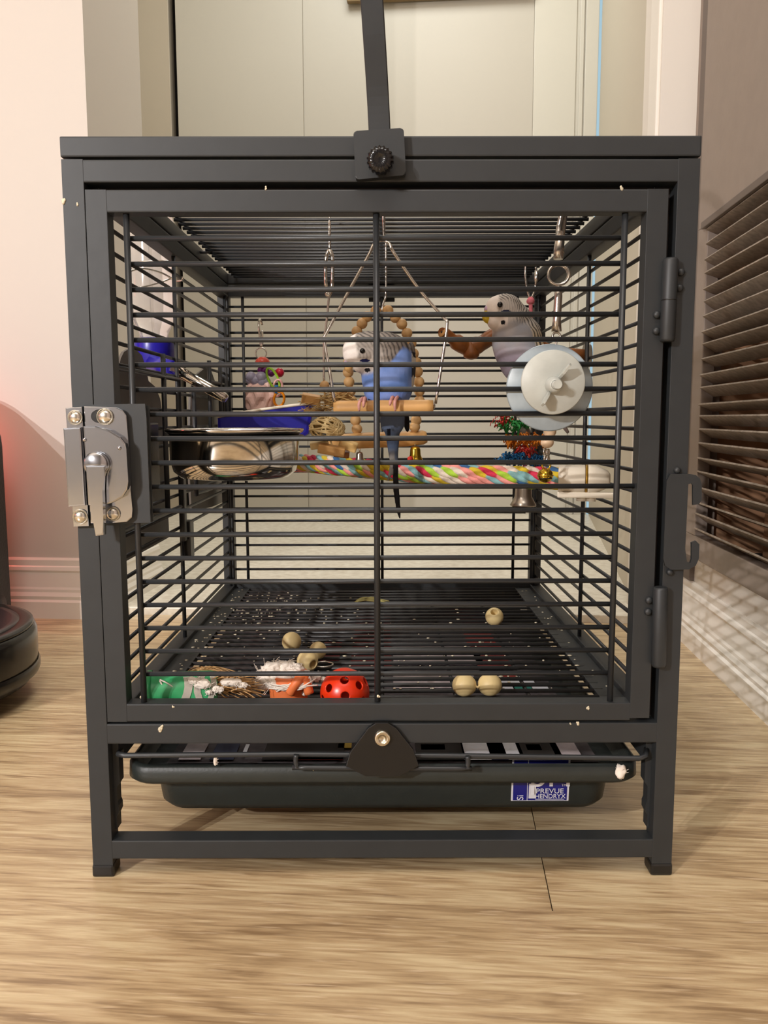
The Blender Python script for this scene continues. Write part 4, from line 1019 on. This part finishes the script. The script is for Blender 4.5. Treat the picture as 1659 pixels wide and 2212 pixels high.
# ================================================================== THINGS ON THE GRATE
GZ = 0.1153
def wball(px, py, rpx, label, hole=None, m=None, sc=(1, 1, 1), group='loose wooden balls on the grate'):
    z = GZ+0.010
    for _ in range(4):
        p = PZ(px, py, z); r = rpx/scale_at(p.y); z = GZ+r*sc[2]*0.98
    mb = MB()
    if hole is None: mb.ball(p, r, 24, 16, sc=sc)
    else:
        hd_ = V(hole).normalized(); a0 = 0.42
        prof = [(0.0, -r)] + [(r*math.sin(PI*k/16), -r*math.cos(PI*k/16)) for k in range(1, 16) if math.cos(PI-PI*k/16) < math.cos(a0)] + [(r*math.sin(a0), r*math.cos(a0)), (r*math.sin(a0)*0.92, r*0.82), (r*math.sin(a0)*0.9, -r*0.2), (0, -r*0.2)]
        mb.lathe(prof, axis_mat(p, hd_), 24)
    o = obj('wooden_ball', mb, m or M['paleb']); tag(o, label, 'ball', group); return p, r
wball(630, 1386, 21.5, 'tan wooden ball leftmost of the trio on the left of the grate')
wball(687, 1405, 19.5, 'pale wooden ball behind the drilled ball on the left of the grate')
wball(664, 1428, 24, 'drilled wooden ball with its hole facing right, front of the left trio', (0.75, -0.8, -0.15))
wball(1068, 1332, 20, 'drilled wooden ball with its hole facing up, alone at the back right', (-0.15, -0.75, 0.85))
p1, r1 = wball(1003, 1480, 27, 'left one of two gnawed cream balls joined by string at the front right', None, sc=(1, 1, .92))
p2, r2_ = wball(1058, 1479, 27, 'right one of two gnawed cream balls joined by string at the front right', None, sc=(1, 1, .92))
st = obj('ball_string', MB().tube([p1+V((r1*0.7, -r1*.2, r1*0.15)), (p1+p2)/2+V((0, -0.004, -0.001)), p2-V((r2_*0.7, r1*.2, -r2_*0.15))], 0.0012, 6), M['vine']); tag(st, 'short string tying the two cream balls at the front right', 'string')
rg = obj('metal_ring', MB().tube([V((q_.x, q_.y, GZ+0.0012)) for q_ in ring_pts(PZ(698, 1438, GZ), 0.0095, (1, 0, 0), (0, 0.9, 0), 24)], 0.0009, 6, closed=True), M['wiresteel']); tag(rg, 'thin metal ring lying beside the drilled ball on the grate', 'ring')

# red perforated ball
pr = PZ(745, 1502, GZ+0.018); rB = 55/scale_at(0.038)
pr = V((PY(745, 1500, 0.038).x, 0.038, GZ+rB*0.97))
mb = MB(); mb.ico(pr, rB, 6)
HD = [V(d).normalized() for d in ((0.02, -0.66, 0.75), (-0.62, -0.66, 0.42), (0.62, -0.60, 0.52), (0.06, -0.98, 0.20), (0.85, -0.1, 0.50), (-0.62, 0.10, 0.78), (0.30, 0.30, 0.91), (-0.85, -0.45, -0.1), (0.72, -0.66, -0.15), (0.1, 0.9, 0.4), (-0.2, 0.6, -0.7), (0.5, 0.5, -0.7))]
HA = 0.175
kill = []
for f in mb.bm.faces:
    c = (f.calc_center_median()-pr).normalized()
    if any(c.dot(h) > math.cos(HA) for h in HD): kill.append(f)
bmesh.ops.delete(mb.bm, geom=kill, context='FACES')
for v in mb.bm.verts:
    if any(len(e.link_faces) == 1 for e in v.link_edges):
        d = (v.co-pr).normalized(); h = max(HD, key=lambda q_: d.dot(q_))
        t = (d-h*d.dot(h)).normalized(); v.co = pr+(h*math.cos(HA)+t*math.sin(HA))*rB
bmesh.ops.solidify(mb.bm, geom=list(mb.bm.faces), thickness=0.0013)
for f in mb.bm.faces: f.smooth = True
tb = tag(obj('perforated_ball', mb, M['redball']), 'red-orange plastic ball with round holes at the front of the grate', 'ball')

def fluff(mb, c, r, sc, seed, hairs=26, yd=0.9):
    rr = random.Random(seed); g0 = len(mb.bm.faces)
    g = bmesh.ops.create_icosphere(mb.bm, subdivisions=4, radius=1.0)['verts']
    for v in g:
        d = v.co.copy(); o = V((seed*3.1, seed*1.7, 0))
        k = 1+0.30*noise.noise(d*1.6+o)+0.16*noise.noise(d*4.2+o)+0.08*noise.noise(d*11+o)
        v.co = V(c)+V((d.x*sc[0], d.y*sc[1], d.z*sc[2]))*r*k
    mb._new(g0, True)
    for k in range(hairs):
        d = V((rr.gauss(0, 1), rr.gauss(0, 1)-0.4, rr.gauss(0, 1))).normalized(); t = V((rr.gauss(0, 1), rr.gauss(0, 1), rr.gauss(0, 1))).normalized()
        p = V(c)+V((d.x*sc[0], d.y*sc[1], d.z*sc[2]))*r*0.95
        mb.tube(bez([p, p+(d*0.25+t*0.2)*r, p+(d*0.3+t*0.7)*r], 3), 0.00022, 4)
# cotton in an orange clay pot
po = PY(612, 1500, 0.045); po = V((po.x, 0.050, GZ))
cp = thing('cotton_pot', 'orange cup stuffed with white cotton and twine at the front of the grate', 'bird toy', po)
kF = 1/scale_at(0.05)
obj('cup', MB().lathe([(0, 0), (36*kF, 0), (40*kF, 10*kF), (46*kF, 84*kF), (44*kF, 88*kF), (40*kF, 84*kF), (34*kF, 8*kF), (0, 6*kF)], Matrix.Translation(po+V((0.004, 0, 0))), 28), M['orange'], cp)
mb = MB(); rr = random.Random(4)
for a, b, r in ((580, 1462, 24), (588, 1448, 22), (612, 1446, 24), (634, 1448, 20), (600, 1466, 28), (572, 1474, 18), (660, 1458, 12), (684, 1464, 10), (700, 1468, 7)): fluff(mb, PY(a, b, 0.05+rr.uniform(-0.006, 0.006)), r*kF, (1.1, 0.9, 0.85), a, 20)
obj('cotton', mb, M['cotton'], cp)
mb = MB()
for k in range(16):
    a = rr.uniform(575, 640); mb.tube(bez([PY(a, 1480+rr.uniform(-4, 14), 0.034), PY(a+30, 1484+rr.uniform(-6, 8), 0.032), PY(a+55, 1466+rr.uniform(-8, 16), 0.036)], 5), 0.0006, 5)
obj('twine', mb, M['cotton'], cp, 'stuff')
obj('cord', MB().tube(bez([PY(655, 1500, 0.04), PY(668, 1482, 0.04), PY(664, 1462, 0.045), PY(640, 1455, 0.04)], 5), 0.0022, 8), M['cotton'], cp)
mb = MB(); mb.tube(bez([PY(626, 1498, 0.034), PY(640, 1475, 0.033), PY(655, 1462, 0.036), PY(668, 1498, 0.036)], 5), 0.004, 8); obj('orange_loop', mb, M['orange'], cp)

# green plastic tube with fibre brush
gp = thing('fibre_brush_toy', 'green and white plastic tube with coconut fibre spilling out at the front left', 'bird toy', PY(410, 1500, 0.045)*1.0)
a, b = PY(322, 1486, 0.036), PY(470, 1492, 0.046)
a.z = GZ+0.0182; b.z = GZ+0.0172
obj('green_tube', MB().tube([a, a+(b-a)*0.03, a+(b-a)*0.9, b], [0.0178, 0.0182, 0.0178, 0.0168], 18), M['green'], gp)
obj('tube_flange', MB().tube([a-(b-a)*0.03, a+(b-a)*0.04], 0.0200, 18), M['green'], gp)
mb = MB()
for (x, y_, r, s) in ((438, 1478, 16, 1.4), (418, 1470, 12, 1.2), (470, 1490, 12, 1.3), (498, 1474, 14, 2.0), (452, 1496, 9, 1), (525, 1480, 9, 1.6)): fluff(mb, PY(x, y_, 0.027), r*kF*0.8, (s, 0.5, 0.8), x, 16)
obj('cotton', mb, M['cotton'], gp)
mb = MB(); rr = random.Random(8)
for k in range(120):
    x = rr.uniform(436, 505); y_ = rr.uniform(1462, 1496)
    L0 = rr.uniform(30, 70); s = rr.uniform(-0.6, 0.6)
    yy = 0.045+rr.uniform(-0.012, 0.014)
    mb.tube(bez([PY(x, y_, yy), PY(x+L0*0.5, y_+s*L0*0.3-4, yy+rr.uniform(-.004, .004)), PY(x+L0, y_+s*L0*0.5+rr.uniform(-4, 8), yy)], 4), 0.00042, 5)
for k in range(60):
    x = rr.uniform(392, 430); yy = 0.065+rr.uniform(-0.01, 0.012)
    mb.tube(bez([PY(x, 1466+rr.uniform(-4, 6), yy), PY(x+25+rr.uniform(0, 20), 1446+rr.uniform(-7, 8), yy), PY(x+70+rr.uniform(0, 25), 1462+rr.uniform(-8, 8), yy)], 4), 0.0004, 5)
obj('coconut_fibre', mb, M['fibre'], gp, 'stuff')
mb = MB()
mb.tube(bez([PY(345, 1470, 0.026), PY(352, 1485, 0.026), PY(346, 1495, 0.026), PY(362, 1490, 0.026), PY(380, 1500, 0.026)], 4), 0.0007, 5)
mb.tube(bez([PY(345, 1468, 0.026), PY(365, 1478, 0.026), PY(390, 1498, 0.026)], 4), 0.0006, 5)
obj('white_thread', mb, M['cotton'], gp)
for q_, (x0, x1) in enumerate(((395, 412), (426, 440), (450, 462))):
    mbr = MB(); P = []
    for k in range(9):
        t = -0.9+2.0*k/8
        for xx in (x0, x1):
            cxx = PY(xx+(1 if q_ % 2 else -1)*6*math.sin(k*0.8), 1485, 0.03).x; cc_ = a+(b-a)*((cxx-a.x)/(b.x-a.x))
            P.append(mbr.bm.verts.new((cxx, cc_.y-0.0188*math.cos(t), cc_.z+0.0188*math.sin(t))))
    for k in range(8): mbr.bm.faces.new((P[2*k], P[2*k+1], P[2*k+3], P[2*k+2]))
    bmesh.ops.solidify(mbr.bm, geom=list(mbr.bm.faces), thickness=0.0006)
    obj('white_ribbon', mbr, M['cotton'], gp)

# straw bit at the back, seed husks
mb = MB()
for k in range(12):
    q0 = random.Random(k+40); mb.tube(bez([PZ(768+q0.uniform(-3, 6), 1300+q0.uniform(-4, 6), GZ+0.003), PZ(795+q0.uniform(-8, 8), 1292+q0.uniform(-4, 6), GZ+0.003), PZ(832+q0.uniform(-10, 10), 1300+q0.uniform(-3, 6), GZ+0.001)], 4), 0.0008, 5)
tag(obj('straw_wisp', mb, M['straw'], None, 'stuff'), 'dry greenish straw wisp lying at the back of the grate', 'straw')
mb = MB(); rr = random.Random(21)
def fleck(c, s):
    mb.ico(c, s, 1, 0.3, (rr.uniform(0.7, 1.8), rr.uniform(0.6, 1.4), 0.5), 40, rr.random())
for k in range(330):
    if rr.random() < 0.5: px, py = rr.gauss(600, 70), 1283+abs(rr.gauss(0, 45))
    else: px, py = rr.uniform(420, 1260), rr.uniform(1300, 1490)
    p = PZ(px, py, GZ)
    if not (-0.19 < p.x < 0.19 and 0.022 < p.y < 0.53): continue
    # rest on the nearest bar
    yb_ = min(gy, key=lambda q_: abs(q_-p.y)); fleck(V((p.x, yb_, GZ+0.0004)), rr.uniform(0.0006, 0.0017))
for k in range(90):
    sx = rr.choice((-1, -1, 1)); y_ = rr.uniform(0.05, 0.53)
    fleck(V((sx*rr.uniform(0.191, 0.207), y_, 0.1152)), rr.uniform(0.0006, 0.0015))
tag(obj('seed_husks', mb, M['debris'], None, 'stuff'), 'pale seed husks and droppings scattered over the grate', 'litter')
mb = MB(); rr = random.Random(31)
for (px, py, s, y_) in ((347, 1577, 0.0022, -0.0003), (349, 1571, 0.0016, -0.0003), (374, 1528, 0.0009, -0.0002), (137, 435, 0.0015, -0.0002), (166, 441, 0.0012, -0.0002), (1342, 405, 0.0013, 0.0), (575, 406, 0.0009, 0.0), (1270, 1530, 0.0012, -0.0002), (677, 1662, 0.0006, 0.0092), (1232, 1562, 0.0008, -0.0002), (1248, 1563, 0.0012, -0.0002), (818, 1506, 0.0013, 0.0006), (305, 1506, 0.0009, 0.004)):
    for q_ in range(3): mb.ico(PY(px+rr.uniform(-2, 2), py+rr.uniform(-3, 3), y_), s*rr.uniform(0.6, 1), 1, 0.3, (0.9, 0.35, 1.2), 40, q_+px)
tag(obj('dried_specks', mb, M['debris'], None, 'stuff'), 'dried pale specks stuck to the front of the cage frame', 'litter')

# ================================================================== THE BIRDS
def remesh(mb, voxel, smooth=6):
    me = bpy.data.meshes.new('tmp'); mb.bm.to_mesh(me); mb.bm.free()
    o = bpy.data.objects.new('tmp', me); COL.objects.link(o)
    r = o.modifiers.new('r', 'REMESH'); r.mode = 'VOXEL'; r.voxel_size = voxel; r.use_smooth_shade = True
    s = o.modifiers.new('s', 'SMOOTH'); s.factor = 0.5; s.iterations = smooth
    dg = bpy.context.evaluated_depsgraph_get(); out = bpy.data.meshes.new_from_object(o.evaluated_get(dg))
    bpy.data.objects.remove(o); bpy.data.meshes.remove(me)
    return out
def body_obj(name, me, origin, colfn, parent):
    at = me.color_attributes.new('plumage', 'FLOAT_COLOR', 'POINT')
    for i, v in enumerate(me.vertices):
        at.data[i].color = colfn(v.co)
    for v in me.vertices: v.co -= origin
    me.materials.append(M['feather'])
    o = bpy.data.objects.new(name, me); COL.objects.link(o); o.location = origin
    if parent: adopt(o, parent)
    return o
def lerp4(a, b, t):
    t = max(0, min(1, t)); return tuple(x+(y-x)*t for x, y in zip(a, b))
def sstep(a, b, x):
    t = max(0, min(1, (x-a)/(b-a))); return t*t*(3-2*t)
WHITE = srgb(236, 228, 220); GREYB = srgb(156, 147, 138); DARK = srgb(52, 48, 47); BLUE = srgb(96, 128, 190); BLUE2 = srgb(134, 160, 222); NAVY = srgb(24, 28, 74)

# --- blue bird
YB = 0.190; kB = 1/scale_at(YB)
def B(px, py, dy=0.0): return PY(px, py, YB+dy)
mb = MB()
def el(px, py, rx_, rz_, ry_, dy=0.0, tilt=0.0, k=kB, P=None):
    c = (P or B)(px, py, dy); mb.ball(c, 1.0, 28, 20, Matrix.Rotation(-math.radians(tilt), 4, 'Y'), (rx_*k, ry_*k, rz_*k))
el(837, 800, 57, 62, 50); el(838, 778, 55, 50, 50, 0.002); el(838, 838, 53, 48, 46, -0.002); el(834, 868, 38, 26, 34, -0.002)
el(826, 756, 58, 38, 44, 0.0); el(800, 752, 44, 36, 38, -0.002); el(783, 757, 38, 38, 36, -0.004); el(768, 760, 28, 34, 28, -0.005); el(782, 786, 22, 20, 24, -0.006)
el(848, 905, 28, 38, 18, 0.010); el(837, 812, 56, 70, 49, 0.0)
mb.tube([B(846, 900, 0.012), B(848, 940, 0.013), B(850, 985, 0.012), B(854, 1025, 0.011)], [26*kB, 16*kB, 11*kB, 7*kB], 16, flat=0.6)
mb.tube([B(853, 1000, 0.013), B(856, 1060, 0.013), B(861, 1104, 0.013), B(864, 1122, 0.013)], [7*kB, 7.5*kB, 6*kB, 2.5*kB], 12, flat=0.6)
mb.tube([B(850, 975, 0.010), B(846, 1010, 0.010), B(838, 1040, 0.010)], [8*kB, 6*kB, 4*kB], 10, flat=0.5)
el(884, 800, 14, 62, 34, 0.014, -4); el(876, 900, 8, 36, 12, 0.016, 8)
me1 = remesh(mb, 0.00085, 26)
o1 = B(838, 835)
def loc1(co): return 838+(co.x-o1.x)/kB, 835-(co.z-o1.z)/kB, (co.y-YB)/kB
cere1 = (752, 788)
def col1(co):
    u, v, d = loc1(co)
    n = noise.noise(co*260); n2 = noise.noise(co*90)
    # tail
    if v > 892:
        c = lerp4(srgb(96, 110, 136), srgb(62, 74, 96), sstep(900, 960, v))
        c = lerp4(c, srgb(120, 116, 112), sstep(965, 990, v)*(1 if u < 853 else 0.2))
        if v > 1000 and u > 849: c = srgb(20, 18, 20)
        if u > 874: c = srgb(20, 18, 22)
        if 836 < u < 844 and 925 < v < 950: c = srgb(18, 20, 30)
        return c
    blue = lerp4(BLUE, BLUE2, 0.5+n2*1.2)
    blue = lerp4(blue, srgb(92, 112, 160), 0.30*sstep(785, 812, v)*(1-sstep(820, 860, v)))
    c = blue
    # boundary of the striped mantle: above this line is barred
    if u > 838: line = 790-34*sstep(838, 872, u)+10*sstep(872, 895, u)
    else: line = 790+14*sstep(838, 790, u)
    dist = math.hypot(u-cere1[0], v-cere1[1]); per = 5.6+0.012*dist
    st = math.sin((dist+2.6*noise.noise(co*150))/per*2*PI)
    barred = lerp4(lerp4(GREYB, srgb(126, 116, 107), sstep(800, 860, u)), DARK, sstep(0.0, 0.75, st)*0.82)
    if d > 12 and u > 815: barred = lerp4(barred, srgb(60, 56, 56), 0.3)
    t = sstep(line+5, line-5, v+3*n)
    c = lerp4(c, barred, t)
    # cheek and face
    ch = sstep(44, 30, math.hypot((u-792), (v-778)*1.15)); c = lerp4(c, lerp4(srgb(188, 180, 172), barred, 0.45), ch*0.9)
    edge = 773+0.10*(v-760)+3*n
    c = lerp4(c, WHITE, sstep(edge+4, edge-4, u)*sstep(812, 800, v))
    # throat mask and spots
    if u < 806 and v > 779 and d < 0: c = lerp4(c, srgb(206, 196, 186), sstep(815, 800, v+0.5*abs(u-784))*0.8)
    if math.hypot((u-790)/11, (v-783)/3.6) < 1 and d < 8: c = NAVY
    if math.hypot((u-795)/6, (v-802)/4.5) < 1 and d < 8: c = srgb(16, 14, 20)
    # wing edge at the right
    if u > 884 and v > 762:
        c = lerp4(c, srgb(30, 28, 34) if math.sin(v/7+n) > 0.0 else srgb(214, 208, 196), sstep(886, 890, u))
    # belly lighter
    if v > 850: c = lerp4(c, srgb(136, 160, 232), 0.5)
    return c
b1 = thing('budgie', 'blue budgie with barred head bent down, perched on the swing', 'bird', PY(838, 868, YB), 'budgies in the cage')
body_obj('body', me1, o1, col1, b1)
obj('eye', MB().ball(B(783, 758, -0.0190), 5.8*kB, 14, 10), M['eye'], b1)
obj('cere', MB().ico(B(753, 782, -0.006), 1.0, 3, 0.0, (9.5*kB, 10*kB, 6*kB)), M['cere'], b1)
mb = MB(); mb.tube(bez([B(757, 784, -0.006), B(753, 793, -0.007), B(756, 801, -0.006), B(761, 805, -0.005)], 4), [x*kB for x in (10, 10.5, 10.5, 10, 9.5, 9, 8, 7, 6, 5, 4, 3, 1.5)], 12); obj('beak', mb, M['beak'], b1)
def foot(P, toes, par, k):
    mb = MB()
    for t in toes: mb.tube(bez([P(*q_) for q_ in t], 4), [3.6*k]*(4*(len(t)-1)-2)+[3.0*k, 2.4*k, 1.2*k], 8)
    obj('foot', mb, M['flesh'], par)
foot(B, [((788, 862, -0.012), (782, 861, -0.036), (776, 872, -0.041), (776, 889, -0.040)), ((790, 862, -0.012), (788, 860, -0.034), (786, 868, -0.040), (785, 880, -0.040))], b1, kB)
foot(B, [((850, 860, -0.012), (848, 858, -0.034), (844, 866, -0.041), (842, 876, -0.041)), ((858, 860, -0.012), (858, 858, -0.034), (853, 868, -0.042), (854, 889, -0.040))], b1, kB)

# --- grey bird
YG = 0.225; kG = 1/scale_at(YG)
def G(px, py, dy=0.0): return PY(px, py, YG+dy)
mb = MB()
eg = lambda *a: el(*a, k=kG, P=G)
eg(1090, 673, 41, 37, 36, -0.004, 0); eg(1074, 670, 26, 30, 27, -0.006, 0); eg(1104, 695, 44, 38, 40, -0.002, 30); eg(1118, 730, 52, 48, 46, 0, 20); eg(1130, 775, 52, 56, 48, 0, 20); eg(1146, 825, 40, 50, 38, 0.004, 25); eg(1070, 694, 18, 18, 18, -0.008, 0); eg(1120, 752, 53, 78, 47, 0, 22)
eg(1150, 765, 24, 78, 34, 0.006, 24); eg(1168, 800, 18, 62, 28, 0.010, 26)
mb.tube([G(1150, 820, 0.004), G(1186, 875, 0.008), G(1214, 915, 0.010), G(1228, 936, 0.010)], [34*kG, 17*kG, 9*kG, 6*kG], 14, flat=0.6)
me2 = remesh(mb, 0.00085, 26)
o2 = G(1125, 760)
def col2(co):
    u = 1125+(co.x-o2.x)/kG; v = 760-(co.z-o2.z)/kG; d = (co.y-YG)/kG
    n = noise.noise(co*260); n2 = noise.noise(co*80)
    if v > 868 and u > 1175: return srgb(112, 96, 88)
    chest = lerp4(srgb(172, 168, 170), srgb(128, 116, 126), sstep(725, 790, v)); chest = lerp4(chest, srgb(150, 152, 160), 0.5+n2)
    chest = lerp4(chest, srgb(124, 110, 122), sstep(750, 785, v)*0.8)
    c = chest
    # wings and mantle: bold bars right of this line
    wl = 1128+0.36*(v-690) if v > 690 else 1128
    dist = math.hypot(u-1050, v-672)
    if v < 715 or u > wl:
        per = 5.2 if v < 690 else 5.2+0.055*min(60, (v-690))
        st = math.sin((dist+4*noise.noise(co*120))/per*2*PI)
        lightc = lerp4(srgb(192, 184, 174), srgb(214, 198, 168), sstep(700, 740, v))
        bar = lerp4(lightc, srgb(40, 36, 36), sstep(-0.1, 0.6, st)*0.9)
        t = sstep(wl-5, wl+5, u+4*n) if v > 690 else 1.0
        t2 = sstep(708, 690, v+0.25*(1110-u))
        c = lerp4(c, bar, max(t, t2) if v < 715 else t)
    cheek = sstep(34, 22, math.hypot(u-1084, (v-680)*1.2)); c = lerp4(c, srgb(196, 188, 182), cheek*0.75)
    edge = 1072-0.15*(v-660)+3*n
    c = lerp4(c, srgb(238, 228, 220), sstep(edge+5, edge-5, u)*sstep(735, 712, v))
    if u < 1090 and v > 688: c = lerp4(c, srgb(232, 222, 214), sstep(728, 708, v+0.5*(u-1066)))
    if math.hypot((u-1086)/11, (v-684)/6) < 1 and d < 0: c = srgb(38, 44, 70)
    if math.hypot((u-1081)/4.5, (v-703)/4.5) < 1 and d < 0: c = srgb(20, 18, 22)
    return c
b2 = thing('budgie', 'grey budgie with barred wings sitting upright on the branch behind the discs', 'bird', PY(1140, 880, YG), 'budgies in the cage')
body_obj('body', me2, o2, col2, b2)
obj('eye', MB().ball(G(1080, 658, -0.0200), 5.8*kG, 14, 10), M['eye'], b2)
obj('cere', MB().ico(G(1053, 668, -0.008), 1.0, 3, 0.0, (7*kG, 9*kG, 8*kG)), M['cere'], b2)
mb = MB(); mb.tube(bez([G(1056, 674, -0.008), G(1051, 684, -0.009), G(1053, 692, -0.009), G(1058, 698, -0.008)], 4), [x*kG for x in (8, 9, 9.5, 9.5, 9.5, 9, 8.5, 8, 7, 6, 5, 3.5, 2)], 12); obj('beak', mb, M['ybeak'], b2)
foot(G, [((1128, 735, 0.02), (1120, 722, 0.030), (1118, 735, 0.026), (1120, 745, 0.028))], b2, kG)
